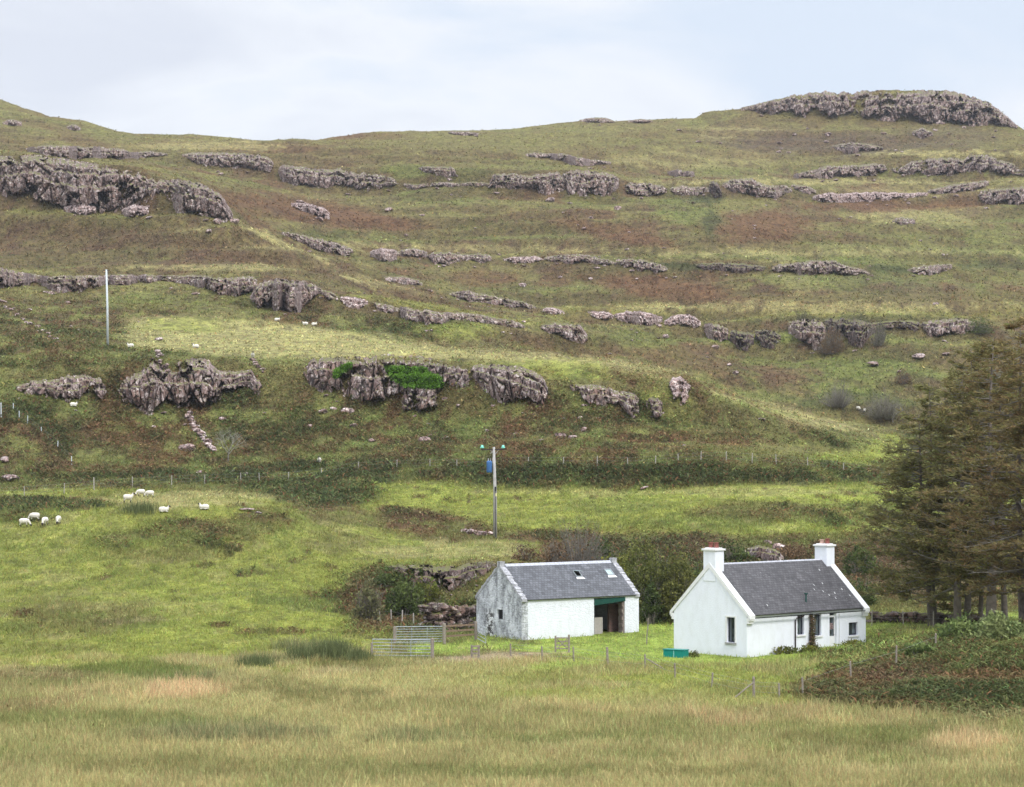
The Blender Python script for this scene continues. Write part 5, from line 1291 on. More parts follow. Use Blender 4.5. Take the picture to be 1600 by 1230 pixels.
for hx0, hx1, tilt in ((6.0, 6.55, .5), (8.95, 9.55, 0.02)):
    s0_, s1_ = (1.9, 2.5) if tilt > .1 else (1.95, 2.55)
    off = .125
    def RP(x, s, nn): return (x, s * bc - nn * bsn, EB + s * bsn + nn * bc)
    m = MB(); fw_ = .05
    for (xa, xb, sa, sb) in ((hx0, hx0 + fw_, s0_, s1_), (hx1 - fw_, hx1, s0_, s1_), (hx0 + fw_, hx1 - fw_, s0_, s0_ + fw_), (hx0 + fw_, hx1 - fw_, s1_ - fw_, s1_)):
        p = [RP(xa, sa, off), RP(xb, sa, off), RP(xb, sb, off), RP(xa, sb, off)]; q = Vector(RP(0, 0, .06)) - Vector(RP(0, 0, 0)); m.prism(p, q)
    sk_ = m.build('skylight', M['galv'], barn)
    g = MB()
    if tilt < .1: g.prism([RP(hx0 + fw_, s0_ + fw_, off), RP(hx1 - fw_, s0_ + fw_, off), RP(hx1 - fw_, s1_ - fw_, off), RP(hx0 + fw_, s1_ - fw_, off)], Vector(RP(0, 0, .02)) - Vector(RP(0, 0, 0)))
    else:
        g.prism([RP(hx0 + fw_, s1_, off + .06), RP(hx1 - fw_, s1_, off + .06), RP(hx1 - fw_, s1_ - .42, off + .40), RP(hx0 + fw_, s1_ - .42, off + .40)], Vector(RP(0, 0, .02)) - Vector(RP(0, 0, 0)))
    g.build('skylight_pane', simple('pale_skylight_glass', (.36, .46, .47), .15, .1), sk_)
    f_ = MB(); f_.prism([RP(hx0 - .08, s0_ - .22, off + .004), RP(hx1 + .14, s0_ - .22, off + .004), RP(hx1 + .04, s0_ - .01, off + .004), RP(hx0 - .02, s0_ - .01, off + .004)], Vector(RP(0, 0, .012)) - Vector(RP(0, 0, 0)))
    f_.build('flashing', M['trim'], sk_)

# ------------------------------------------------------------------ gates, rails and fences
def post_between(m, p, q, r, n=6): m.tube([p, q], r, n)
def tube_gate(a, b, za, zb, label, bars=5, brace=True, name='metal_gate', ht=1.1):
    A = hit(*a); B = hit(*b)
    g = empty(name, A, 0, label, 'gate'); d = B - A; Ln = d.length
    def P(t, h): return d * t + Vector((0, 0, h))
    m = MB(); m.tube([P(0, .12), P(0, ht), P(1, ht), P(1, .12), P(0, .12)], .035, 6); m.build('gate_frame', M['galv'], g)
    for i in range(1, bars):
        h = .12 + (ht - .12) * i / bars; m = MB(); m.tube([P(0, h), P(1, h)], .022, 6); m.build('bar', M['galv'], g)
    if brace:
        for t in (.33, .66):
            m = MB(); m.tube([P(t, .12), P(t, ht)], .02, 6); m.build('upright', M['galv'], g)
    return g
def stake(px, py, h, label, grp, r=.06, mt='woodpale', lean=0, name='fence_post', strut=None):
    p = hit(px, py); o = empty(name, p, 0, label, 'fence post', grp)
    return o
def fence(pts, label, hgt=1.1, mt='woodpale', wires=(.35, .7, 1.02), r=.05, tall={}, name='wire_fence', net=False, strut={}):
    P = [hit(x, y) for x, y in pts]
    f = empty(name, P[0], 0, label, 'fence')
    rr = random.Random(len(pts))
    tops = []
    for i, p in enumerate(P):
        h = hgt * rr.uniform(.92, 1.08) * tall.get(i, 1); q = p - P[0]; ln = Vector((rr.uniform(-.06, .06), rr.uniform(-.06, .06), 0))
        rad = r * (1.4 if i in tall else 1)
        m = MB(); m.tube([q + Vector((0, 0, -.3)), q + ln + Vector((0, 0, h - .03)), q + ln + Vector((0, 0, h))], [rad, rad, rad * .6], 7); m.build('post', M[mt], f)
        tops.append((q, ln, h))
        if i in strut:
            dx = strut[i]; m = MB(); gz = ground_z(p.x + dx, p.y - .3) - P[0].z
            m.tube([q + Vector((0, 0, h * .75)), Vector((q.x + dx, q.y - .3, gz))], r * .7, 6); m.build('strut', M[mt], f)
    for w in wires:
        m = MB()
        m.tube([q + ln * (w / h) + Vector((0, -r, w)) for q, ln, h in tops], .004, 4); m.build('wire', M['wire'], f)
    return f
tube_gate((582, 1027), (673, 1028), 0, 0, 'galvanised gate nearest the camera, left of the farm track', 5)
tube_gate((619, 1006), (692, 1005), 0, 0, 'galvanised gate further back, reaching to the dark gatepost', 6)
tube_gate((745, 1000), (759, 1008), 0, 0, 'short silver hurdle leaning by the barn corner', 4, False, 'metal_hurdle')
def lone_post(px, py, h, r, label, mt='wood', name='gate_post'):
    p = hit(px, py); m = MB(); m.tube([(0, 0, -.3), (0, 0, h - .05), (0, 0, h)], [r, r, r * .7], 8); o = m.build(name, M[mt], None); o.location = p; return tag(o, label, 'gate post')
lone_post(675.5, 1029, 1.25, .11, 'dark post at the right end of the nearest gate')
lone_post(694, 1006, 1.35, .12, 'dark post between the further gate and the wooden rails')
lone_post(743.5, 1001, 1.3, .10, 'post where the wooden rails meet the barn corner')
lone_post(616.5, 1008, 1.2, .10, 'weathered post at the left end of the further gate')
lone_post(581, 1027, .9, .07, 'slim post at the left end of the nearest gate')
A = hit(697, 1004); B = hit(741, 1001); rf_ = empty('rail_fence', A, 0, 'brown wooden rails between the dark post and the barn', 'fence')
for h in (.35, .68, 1.02):
    m = MB(); m.prism([(0, 0, h), (B.x - A.x, B.y - A.y, B.z - A.z + h), (B.x - A.x, B.y - A.y, B.z - A.z + h + .12), (0, 0, h + .12)], (0, .05, 0)); m.build('rail', simple('brown_rail', (.21, .145, .10), .9, .25), rf_)
# small wicket gate
A = hit(868, 1019.5); B = hit(889, 1019.5); wg = empty('wicket_gate', A, 0, 'small wooden wicket gate in front of the barn', 'gate'); d = B - A
m = MB(); m.tube([(0, 0, -.2), (0, 0, 1.05)], .06, 7); m.build('post', M['wood'], wg)
m = MB(); m.tube([d + Vector((0, 0, -.2)), d + Vector((0, 0, 1.12))], .07, 7); m.build('post', M['wood'], wg)
for h in (.2, .42, .66, .88):
    m = MB(); m.prism([Vector((0.06, 0, h)), d * .93 + Vector((0, 0, h)), d * .93 + Vector((0, 0, h + .07)), Vector((0.06, 0, h + .07))], (0, .03, 0)); m.build('bar', M['wood'], wg)
m = MB(); m.tube([Vector((.06, -.02, .2)), d * .93 + Vector((0, -.02, .9))], .03, 4); m.tube([Vector((.06, -.04, .9)), d * .93 + Vector((0, -.04, .2))], .03, 4); m.build('brace', M['wood'], wg)
# slatted end panel by the track
A = hit(737, 1031); B = hit(748, 1031); sp_ = empty('slatted_panel', A, 0, 'narrow slatted wooden panel beside the track', 'fence panel'); d = B - A
for t in (0, 1):
    m = MB(); m.tube([d * t + Vector((0, 0, -.2)), d * t + Vector((0, 0, .88))], .065, 7); m.build('post', M['wood'], sp_)
for h in (.12, .34, .56, .76):
    m = MB(); m.prism([Vector((0, -.07, h)), d + Vector((0, -.07, h)), d + Vector((0, -.07, h + .1)), Vector((0, -.07, h + .1))], (0, -.03, 0)); m.build('slat', M['wood'], sp_)
fence([(798, 1027), (848, 1033), (897, 1034), (950, 1041), (1008, 1046), (1055, 1059), (1112, 1076), (1178, 1090), (1218, 1092)], 'garden wire fence curving in front of the lawn', .85, 'wood', (.3, .6, .8), .05, {3: 1.3, 7: 1.2}, 'wire_fence', False, {4: 1.2, 7: -1.0})
fence([(1010, 1008), (1012, 985)], 'pair of slim posts between the barn and the cottage', .95, 'wood', (.5,), .04)
fence([(1255, 1092), (1330, 1065), (1400, 1044), (1462, 1020)], 'part buried fence in the bracken mound', 1.15, 'wood', (.9,), .05)
fence([(1362, 978), (1412, 978), (1458, 980), (1501, 979), (1550, 978), (1600, 978)], 'stake fence in front of the larch trunks', 1.1, 'woodpale', (.6, .95), .045)
fence([(-20, 778), (38, 776), (100, 771), (147, 766), (207, 762), (268, 758), (320, 756), (376, 754), (405, 754), (451, 752), (502, 746), (560, 736), (620, 733), (672, 732), (714, 732), (770, 730), (825, 729), (880, 729), (933, 729), (981, 730), (1024, 727), (1060, 724), (1095, 722), (1135, 722), (1175, 724), (1213, 726), (1262, 730), (1318, 738), (1390, 745)], 'long stock fence along the foot of the bracken face', 1.15, 'woodpale', (.35, .7, 1.05), .05, {3: 1.25})
fence([(-4, 655), (2, 652), (21, 644), (30, 655), (43, 662), (65, 680), (90, 702), (112, 726)], 'pale stakes descending the far left bracken slope', 1.1, 'polepale', (.5, .95), .055, {1: 1.7, 0: 1.2})
fence([(594, 975), (612, 975), (628, 979), (646, 981)], 'few pale stakes in the bracken bank left of the barn', 1.1, 'woodpale', (.9,), .045)

# ------------------------------------------------------------------ electricity poles
p = hit(773.5, 841)
Hp = (841 - 699) / F * p.y
ep = empty('electricity_pole', p, 0, 'wooden electricity pole with blue transformer and green insulators', 'electricity pole')
m = MB(); m.tube([(0, 0, -.5), (0, 0, Hp * .5), (-.12, 0, Hp)], [.20, .165, .12], 12); m.build('pole', M['pole'], ep, 0, True)
m = MB(); m.box(-1.35, -.07, Hp - .28, 1.0, .07, Hp - .16); ca = m.build('crossarm', M['iron'], ep)
for x in (-1.25, .78):
    m = MB(); m.lathe((x, 0, Hp - .16), [(.04, 0), (.04, .05), (.19, .06), (.20, .16), (.12, .20), (.14, .28), (.07, .36)], 12); m.build('insulator', M['glassgreen'], ca, 0, True)
m = MB(); m.lathe((-.55, -.02, Hp - 2.45), [(.24, 0), (.27, .05), (.27, 1.0), (.25, 1.08), (.12, 1.14)], 14)
tr_ = m.build('transformer', M['blue'], ep, 0, True)
m = MB()
for k in range(4): m.lathe((-.55, -.02, Hp - 2.30 + k * .24), [(.285, 0), (.285, .03)], 14)
m.build('rib', M['blue'], tr_)
for x in (-.65, -.45):
    m = MB(); m.lathe((x, -.02, Hp - 1.31), [(.05, 0), (.03, .08), (.05, .12), (.02, .22)], 8); m.build('bushing', M['skew'], tr_)
m = MB(); m.tube([(-.14, 0, Hp - .35), (-.45, 0, Hp - .62)], .03, 5); m.tube([(.0, 0, Hp - .7), (.35, 0, Hp - .28)], .025, 5); m.tube([(-.1, 0, Hp - .7), (-.45, 0, Hp - .28)], .025, 5); m.build('brace', M['pole'], ep)
m = MB(); m.tube([(.02, -.16, Hp * .52), (.05, -.19, 0.1)], .035, 6); m.box(-.03, -.28, Hp * .52, .12, -.16, Hp * .52 + .4); m.build('cable_guard', M['black'], ep)
m = MB(); m.box(.04, -.23, Hp * .46, .17, -.19, Hp * .46 + .28); m.build('warning_plate', simple('pale_yellow_plate', (.7, .66, .35), .6, .05), ep)
q = hit(168.5, 541); H2 = (541 - 421) / F * q.y
lp = empty('pale_pole', q, 0, 'lone pale grey pole on the left hillside', 'electricity pole')
m = MB(); m.tube([(0, 0, -.5), (-.1, 0, H2 * .5), (-.28, 0, H2)], [.19, .17, .13], 12); m.build('pole', M['polepale'], lp, 0, True)
m = MB(); m.box(-.75, -.05, H2 - .16, .25, .05, H2 - .06); m.build('crossarm', M['iron'], lp)
def line(P0, P1, sag, label):
    m = MB(); pts = [P0.lerp(P1, t / 24) - Vector((0, 0, sag * 4 * (t / 24) * (1 - t / 24))) for t in range(25)]
    m.tube([v - P0 for v in pts], .012, 4); o = m.build('power_line', M['wire'], None); o.location = P0; return tag(o, label, 'cable')
q5 = p + Vector((.05, 0, Hp - 2.4)); 
line(q5, Vector((p.x + 4.2, p.y + 3, p.z + Hp - 7.2)), 0, 'stay wire slanting from the electricity pole') if False else None

# ------------------------------------------------------------------ teal trough
A = hit(1036, 1026.5); B = hit(1069, 1028.5)
tr = empty('water_trough', A, math.atan2(B.y - A.y, B.x - A.x), 'teal rectangular tank on the grass at the cottage gable', 'trough'); Ln = (B - A).length
m = MB(); m.box(0, 0, -.1, Ln, .65, .44); m.build('tank', M['teal'], tr, .03)
m = MB(); m.box(-.03, -.03, .442, Ln + .03, .68, .49); m.build('rim', M['teal'], tr, .01)
m = MB(); m.box(Ln * .5, -.012, 0, Ln * .5 + .03, .0, .43); m.build('seam', simple('pale_seam', (.35, .62, .6), .5, .05), tr)

# ------------------------------------------------------------------ trees and bushes
def cards(P, Dr, ln, wd, col, name, mt, parent):
    """thin leaf sprays: P foot, Dr unit direction"""
    n = len(P)
    sd = np.cross(Dr, RNG.normal(0, 1, (n, 3))); sd /= np.linalg.norm(sd, axis=1)[:, None] + 1e-9
    a = P - sd * wd[:, None] * .35; b = P + sd * wd[:, None] * .35; tip = P + Dr * ln[:, None]
    mid = P + Dr * ln[:, None] * .5
    V = np.stack([P, mid + sd * wd[:, None] * .5, tip, mid - sd * wd[:, None] * .5], 1).reshape(-1, 3)
    base = np.arange(n)[:, None] * 4
    Q = base + np.array([[0, 1, 2, 3]])
    return obj(name, np_mesh(name, V, Q, np.repeat(col, 4, 0), smooth=False), mt, parent)
M['bark'] = simple('grey_brown_bark', (.125, .105, .09), .95, .45, 3)
M['twig'] = simple('lichened_twigs', (.17, .155, .13), .95, .35, 3)
def larch(px, py, Ht, label, seed, green=.5, crown=1.0, base=.22, lean=(0, 0), r0=.34, dens=1.0):
    p = hit(px, py); t = empty('larch_tree', p, 0, label, 'tree', 'larches beside the cottage')
    r = random.Random(seed); R2 = np.random.default_rng(seed)
    def axis(z):
        k = z / Ht
        return Vector((lean[0] * k ** 1.5 + .18 * math.sin(k * 5 + seed), lean[1] * k ** 1.5 + .15 * math.cos(k * 4 + seed), z))
    m = MB(); zs = [-.6, .0, .5, 1.5] + [Ht * k / 9 for k in range(1, 10)]
    m.tube([axis(max(z, 0)) + Vector((0, 0, min(z, 0))) for z in zs], [r0 * 1.05, r0 * .95, r0 * .8, r0 * .74] + [max(.025, r0 * .74 * (1 - k / 9) ** .8) for k in range(1, 10)], 10)
    m.build('trunk', M['bark'], t, 0, True)
    br = MB(); FP = []; FD = []; FL = []; FC = []
    nb = int(Ht * 7.0 * dens)
    for i in range(nb):
        k = base + (1 - base) * (i / nb) ** 1.0; k = min(.985, k + r.uniform(-.01, .01))
        z = k * Ht
        kk = (k - base) / (1 - base)
        rad = crown * (0.5 + 4.3 * (1 - kk) ** .62 * (0.55 + .45 * min(1, kk * 5 + .2))) * r.uniform(.5, 1.15)
        az = r.uniform(0, 6.283)
        if math.cos(az) < 0: rad *= 1.12
        d = Vector((math.cos(az), math.sin(az), 0)); 
        droop = r.uniform(-.28, .10) - .05 * (1 - kk); up = r.uniform(.0, .42)
        o = axis(z); pts = []
        for s in range(6):
            u = s / 5; pts.append(o + d * rad * u + Vector((0, 0, rad * (droop * u * 1.4 + up * u * u * 1.1 - (0.0)))))
        rb = .014 + .010 * rad
        br.tube(pts, [rb, rb * .8, rb * .62, rb * .45, rb * .28, rb * .12], 4, False)
        # side twigs and sprays
        side_v = Vector((-d.y, d.x, 0))
        nt = int(5 + rad * 4)
        bare = r.random() < .10
        for j in range(nt):
            u = r.uniform(.34, 1.0); f = u * 5; a_ = min(int(f), 4); q = pts[a_].lerp(pts[a_ + 1], f - a_)
            sg = r.choice((-1, 1)); tl = r.uniform(.35, .95) * (1.15 - u * .5) * min(1.3, .5 + rad * .22)
            td = (d * r.uniform(.35, 1.0) + side_v * sg * r.uniform(.5, 1.0) + Vector((0, 0, r.uniform(-.24, .28)))).normalized()
            e_ = q + td * tl
            br.tube([q, q.lerp(e_, .5) + Vector((0, 0, .03)), e_], [.011, .008, .004], 3, False)
            if bare: continue
            nn = int(6 * dens + tl * 5)
            g = min(1, max(0, green + r.gauss(0, .28)))
            base_c = np.array([.185, .188, .070]) * g + np.array([.225, .150, .075]) * (1 - g)
            uu = R2.random(nn)
            pp = np.array(q)[None] + np.array(e_ - q)[None] * uu[:, None] + R2.normal(0, .05, (nn, 3))
            dd = np.array(td)[None] * .8 + R2.normal(0, .45, (nn, 3)); dd[:, 2] = dd[:, 2] * .55 + .12; dd /= np.linalg.norm(dd, axis=1)[:, None]
            FP.append(pp); FD.append(dd); FL.append(R2.uniform(.20, .48, nn)); FC.append(base_c[None] * np.exp(R2.normal(0, .28, (nn, 1))))
    br.build('branches', M['twig'], t)
    P_ = np.concatenate(FP); D_ = np.concatenate(FD); L_ = np.concatenate(FL); C_ = np.concatenate(FC)
    cards(P_, D_, L_, L_ * .18 + .02, C_, 'crown', M['needle'], t)
    return t
def px_h(px, py, ytop): return (py - ytop) / F * hit(px, py).y
LT = [(1452, 978, 648, 'leftmost larch, bushy and low branched', .80, 1.10, .09, (-.8, 0), .30),
      (1461, 976, 600, 'second larch from the left, greenish and slightly taller', .85, 1.0, .14, (-.5, 0), .26),
      (1500, 980, 590, 'larch with a thick dark trunk right of the two leftmost', .7, 1.0, .15, (.2, 0), .36),
      (1515, 977, 545, 'tall larch in the middle of the group with bare lower trunk', .75, .95, .18, (.3, 0), .32),
      (1532, 975, 560, 'slim larch behind the middle of the group', .7, .9, .18, (.3, 0), .22),
      (1545, 978, 528, 'tallest browning larch with the broadest trunk', .55, 1.05, .16, (.5, 0), .46),
      (1566, 974, 540, 'grey trunked larch right of the broadest trunk', .5, .95, .17, (0, 0), .28),
      (1598, 978, 505, 'rusty larch cut by the right edge of the photo', .40, 1.0, .15, (-.2, 0), .34),
      (1690, 985, 520, 'larch standing well beyond the right edge of the photo', .5, 1.0, .15, (0, 0), .32),
      (1640, 982, 490, 'larch mostly beyond the right edge of the photo', .45, 1.1, .14, (0, 0), .34)]
for i, (x, y, yt_, lb, gr_, cw, bs_, ln, r0) in enumerate(LT):
    larch(x, y, px_h(x, y, yt_), lb, 40 + i, gr_, cw, bs_, ln, r0)

def bush(px, py, wpx, hpx, label, cols, seed, bare=0.0, dens=1.0, name='bush', depth=.8, leaf=.13, stems=True, cat='bush', grp=None, lift=0):
    p = hit(px, py); k = p.y / F; w = wpx * k / 2; h = hpx * k; r = random.Random(seed); R2 = np.random.default_rng(seed)
    t = empty(name, p, 0, label, cat, grp)
    if stems:
        m = MB(); ns = int(14 + w * h * 5 * (1 + 2 * bare))
        for i in range(ns):
            az = r.uniform(0, 6.283); q = r.random() ** .5 * (.55 + .65 * float(vn(az * 1.1 + seed, seed * .7))) * 1.15
            e_ = Vector((math.cos(az) * w * q, math.sin(az) * w * depth * q, h * (.6 + .6 * float(vn(math.cos(az) * q * 3 + seed, 3.3))) * r.uniform(.45, 1.12 + .3 * bare) * math.sqrt(max(.08, 1 - q * q * .8))))
            b0 = Vector((e_.x * .35, e_.y * .35, -.1)); mid = b0.lerp(e_, .5) + Vector((r.uniform(-.15, .15), r.uniform(-.15, .15), .1)) * min(1, h)
            m.tube([b0, mid, e_], [.022 + .008 * h, .014 + .003 * h, .006], 4, False)
            for _ in range(int(3 + 4 * bare)):
                u = r.uniform(.4, 1); s0 = b0.lerp(mid, u * 2) if u < .5 else mid.lerp(e_, u * 2 - 1)
                m.tube([s0, s0 + Vector((r.gauss(0, .25), r.gauss(0, .25), r.uniform(.05, .5))) * min(1.2, .4 + h * .25)], [.010, .004], 3, False)
        m.build('stems', M['twig'], t)
    if bare < 1:
        n = int((1 - bare) ** 1.6 * dens * 900 * w * h) + 30
        u = R2.normal(0, 1, (n, 3)); u /= np.linalg.norm(u, axis=1)[:, None]; u[:, 2] = np.abs(u[:, 2]); rr_ = R2.random(n) ** .38
        ang = np.arctan2(u[:, 1], u[:, 0]); lump = 1 + .34 * fbm(u[:, 0] * 2.6 + seed, u[:, 1] * 2.6 + u[:, 2] * 3.1, 3, seed)
        P_ = u * (rr_ * lump)[:, None] * np.array([w, w * depth, h])
        clump = fbm(P_[:, 0] * 1.3 + seed, P_[:, 2] * 1.6 + P_[:, 1] * 1.1, 3, seed + 3)
        keep = clump > -.28; P_ = P_[keep]; clump = clump[keep]; n = len(P_)
        D_ = R2.normal(0, 1, (n, 3)); D_[:, 2] = np.abs(D_[:, 2]); D_ /= np.linalg.norm(D_, axis=1)[:, None]
        c0, c1 = np.array(cols[0]), np.array(cols[1]); f = np.clip(.5 + clump * 1.2 + R2.normal(0, .2, n), 0, 1)[:, None]
        C_ = (c0 * (1 - f) + c1 * f) * 1.45 * np.exp(R2.normal(0, .25, (n, 1)))
        L_ = leaf * np.exp(R2.normal(0, .3, n)) * 1.5
        P_[:, 2] = np.maximum(P_[:, 2], -.05)
        cards(P_, D_, L_, L_ * .6, C_, 'foliage', M['leaf'], t)
    return t
GN = ((.055, .07, .02), (.14, .14, .03)); YG = ((.055, .068, .02), (.12, .125, .038)); DK = ((.03, .045, .018), (.075, .095, .03)); BR = ((.075, .05, .03), (.14, .09, .05)); RG = ((.06, .06, .03), (.12, .12, .06)); BT = ((.10, .15, .02), (.21, .27, .03))
bush(905, 892, 90, 72, 'bare brown twiggy bush behind the barn ridge', BR, 1, .82, 1, 'bush')
bush(868, 885, 50, 40, 'low brown bush left of the bare twiggy one', BR, 12, .5, 1)
bush(1005, 968, 95, 110, 'large yellow green bush between barn and cottage', YG, 2, 0, 1.2, leaf=.12)
bush(1052, 972, 76, 104, 'rounded olive bush touching the cottage gable', ((.05, .06, .02), (.11, .11, .035)), 3, 0, 1.2, leaf=.12)
bush(1085, 950, 60, 66, 'dark bush behind the left cottage chimney', DK, 4, 0, 1.2, leaf=.12)
bush(962, 930, 60, 60, 'green bush behind the right end of the barn roof', GN, 5, 0, 1.1)
bush(1018, 975, 34, 60, 'dark shrub in the gap beside the barn end wall', DK, 6, 0, 1.1)
bush(700, 975, 50, 44, 'yellowish shrub left of the barn gable', YG, 7, .2, .8)
bush(575, 972, 50, 66, 'brownish green shrub at the edge of the bracken bank', RG, 8, .3, .9)
bush(630, 965, 70, 56, 'dark green shrub on the bracken bank', DK, 9, .1, 1)
bush(665, 940, 50, 34, 'low green shrub under the rock bank', GN, 10, .1, .9)
bush(600, 920, 36, 26, 'small dark shrub at the top of the bracken bank', DK, 11, .1, .9)
bush(1310, 636, 56, 34, 'grey leafless scrub bush in the hidden valley', RG, 21, .93, .5, depth=1.6)
bush(1380, 655, 74, 38, 'grey green scrub bush just left of the larch tops', RG, 22, .75, .6, depth=1.6)
bush(1300, 552, 46, 42, 'brown scrub bush hanging below the lower cliff', BR, 23, .3, .5)
bush(1255, 520, 34, 34, 'dull green bush growing on the lower cliff', RG, 24, .1, .5)
bush(1340, 522, 50, 34, 'grey green bush on the dark end of the lower cliff', RG, 25, .2, .5)
bush(1375, 540, 30, 40, 'pale twiggy bush beneath the dark lower cliff', RG, 26, .6, .5)
bush(1412, 600, 30, 24, 'small reddish bush on the slope left of the larch tops', BR, 27, .3, .5)
bush(1530, 522, 50, 24, 'dark scrub to the right of the lower cliff', DK, 28, .1, .4)
bush(920, 300, 20, 14, 'green scrub on the hanging buttress', DK, 30, .1, .3)
bush(1140, 880, 70, 34, 'dark bracken scrub just behind the cottage ridge at its left end', DK, 41, .1, .8)
bush(1235, 876, 60, 26, 'reddish scrub behind the middle of the cottage ridge', BR, 42, .2, .8)
bush(1345, 900, 60, 44, 'dark scrub between the right chimney and the larches', DK, 43, .1, .8)
bush(1350, 945, 40, 40, 'dense dark shrub behind the right end of the cottage', DK, 44, .1, .9)
bush(935, 880, 50, 40, 'dark green shrub right of the bare twiggy bush', DK, 45, .1, .9)
bush(820, 876, 50, 22, 'low brown scrub over the left part of the barn ridge', BR, 46, .3, .8)
bush(1500, 1000, 70, 34, 'bramble bush at the top of the mound below the larches', ((.06, .09, .03), (.14, .17, .06)), 31, 0, 1.1)
bush(1560, 1000, 90, 40, 'light leaved bramble bush at the right edge', ((.07, .10, .035), (.17, .19, .08)), 32, 0, 1.1)
bush(1440, 1030, 60, 26, 'low bramble at the left end of the mound', ((.05, .08, .025), (.12, .15, .05)), 33, 0, 1.1)
bush(1085, 1027, 22, 12, 'small round shrub at the foot of the cottage gable', YG, 34, 0, 1.6, leaf=.08)
bush(1228, 1022, 64, 12, 'low plants along the cottage front wall left of the climber', GN, 35, 0, 1.6, leaf=.08, depth=.35)
bush(1332, 1010, 34, 10, 'low plants below the small cottage window', GN, 36, 0, 1.6, leaf=.08, depth=.35)
bush(1268, 1021, 44, 12, 'dark plants at the foot of the climber', GN, 37, 0, 1.6, leaf=.09, depth=.4)
for i, (x, y, w, h, lb) in enumerate([(520, 1028, 60, 20, 'tallest clump of dark rushes at the pasture edge'), (470, 1030, 50, 15, 'clump of rushes left of the tallest'), (560, 1032, 34, 14, 'small rush clump right of the tallest'), (218, 799, 56, 11, 'rush clump below the two sheep on the hummock'), (400, 1040, 60, 12, 'low rushes further left along the pasture edge')]):
    p = hit(x, y); k = p.y / F; n = int(w * h * 1.6)
    P_ = np.stack([RNG.normal(0, w * k / 4.2, n), RNG.normal(0, .8, n), np.zeros(n)], -1)
    for q_ in P_: q_[2] = ground_z(q_[0] + p.x, q_[1] + p.y) - p.z
    c = np.array([.120, .140, .060])[None] * np.exp(RNG.normal(0, .3, (n, 1)))
    o = blades('rush_clump', P_, c, h * k * np.exp(RNG.normal(0, .25, n)), np.full(n, .035), np.abs(RNG.normal(.18, .12, n))); o.location = p
    tag(o, lb, 'rushes')
# climbing plant on the cottage
cx0 = front_sx(1264.5)
cl = empty('climbing_plant', cot.matrix_basis @ Vector((cx0, -.05, 0)), TH, 'brown climbing plant trained up the cottage wall', 'climber')
m = MB(); r = random.Random(2)
for i in range(9):
    x = r.uniform(-.12, .16); m.tube([(x, -.05, -.1), (x + r.uniform(-.1, .1), -.1, .9), (x + r.uniform(-.12, .12), -.08, 1.7), (x + r.uniform(-.1, .15), -.08, 2.5)], [.03, .022, .016, .008], 5, False)
m.build('stems', M['iron'], cl)
n = 1500; zz_ = RNG.random(n) ** 1.35 * 2.45; wd_ = np.where(zz_ < .8, .36, .10) * (1 + .3 * np.sin(zz_ * 6)); 
P_ = np.stack([RNG.normal(.02, 1, n) * wd_ * .55, -np.abs(RNG.normal(.0, .14, n)) - .03, zz_], -1)
D_ = RNG.normal(0, 1, (n, 3)); D_ /= np.linalg.norm(D_, axis=1)[:, None]
mixf = RNG.random((n, 1)) < .45
C_ = np.where(mixf, np.array([.20, .13, .09]), np.array([.12, .11, .05])) * np.exp(RNG.normal(0, .3, (n, 1)))
cards(P_, D_, np.full(n, .11), np.full(n, .07), C_, 'foliage', M['leaf'], cl)
# ivy on the crag
def ivy(poly, label, seed, n=5200):
    xs = [p_[0] for p_ in poly]; ys = [p_[1] for p_ in poly]; R2 = np.random.default_rng(seed)
    pts = []
    dg = bpy.context.evaluated_depsgraph_get()
    def inside(x, y):
        c = False; j = len(poly) - 1
        for i in range(len(poly)):
            if (poly[i][1] > y) != (poly[j][1] > y) and x < (poly[j][0] - poly[i][0]) * (y - poly[i][1]) / (poly[j][1] - poly[i][1]) + poly[i][0]: c = not c
            j = i
        return c
    N_ = []
    while len(pts) < n:
        x = R2.uniform(min(xs), max(xs)); y = R2.uniform(min(ys), max(ys))
        if not inside(x + R2.normal(0, 1.2), y + R2.normal(0, 1.2)): continue
        dr_ = Vector(at(x, y, 100)) - Vector((0, 0, CZ)); dr_.normalize()
        ok, loc, nr, _, ob_, _ = SC.ray_cast(dg, Vector((0, 0, CZ)) + dr_ * 250, dr_)
        if ok: pts.append(loc - dr_ * R2.uniform(.05, .55)); N_.append(nr)
    P_ = np.array(pts); c = P_.mean(0); P_ -= c
    D_ = R2.normal(0, 1, (n, 3)) + np.array([0, -.8, .3]); D_ /= np.linalg.norm(D_, axis=1)[:, None]
    cc = np.array([.115, .23, .028])[None] * np.exp(R2.normal(0, .3, (n, 1)))
    o = cards(P_, D_, np.full(n, .26), np.full(n, .2), cc, 'ivy_patch', M['leaf'], None); o.location = Vector(c)
    return tag(o, label, 'ivy')
for o_ in list(bpy.data.objects):
    if o_.name in ('bracken', 'moor_grass', 'pasture_grass', 'meadow_grass'): o_.hide_viewport = True
bpy.context.view_layer.update()
ivy([(600, 571), (620, 573), (645, 574), (664, 574), (672, 583), (690, 590), (694, 600), (688, 607), (660, 606), (632, 604), (612, 592), (606, 582)], 'large bright green ivy patch on the middle crag', 3, 6500)
ivy([(522, 578), (538, 570), (549, 566), (551, 572), (538, 582), (528, 591), (521, 590)], 'small bright green ivy patch on the middle crag', 4, 1200)
for o_ in bpy.data.objects: o_.hide_viewport = False
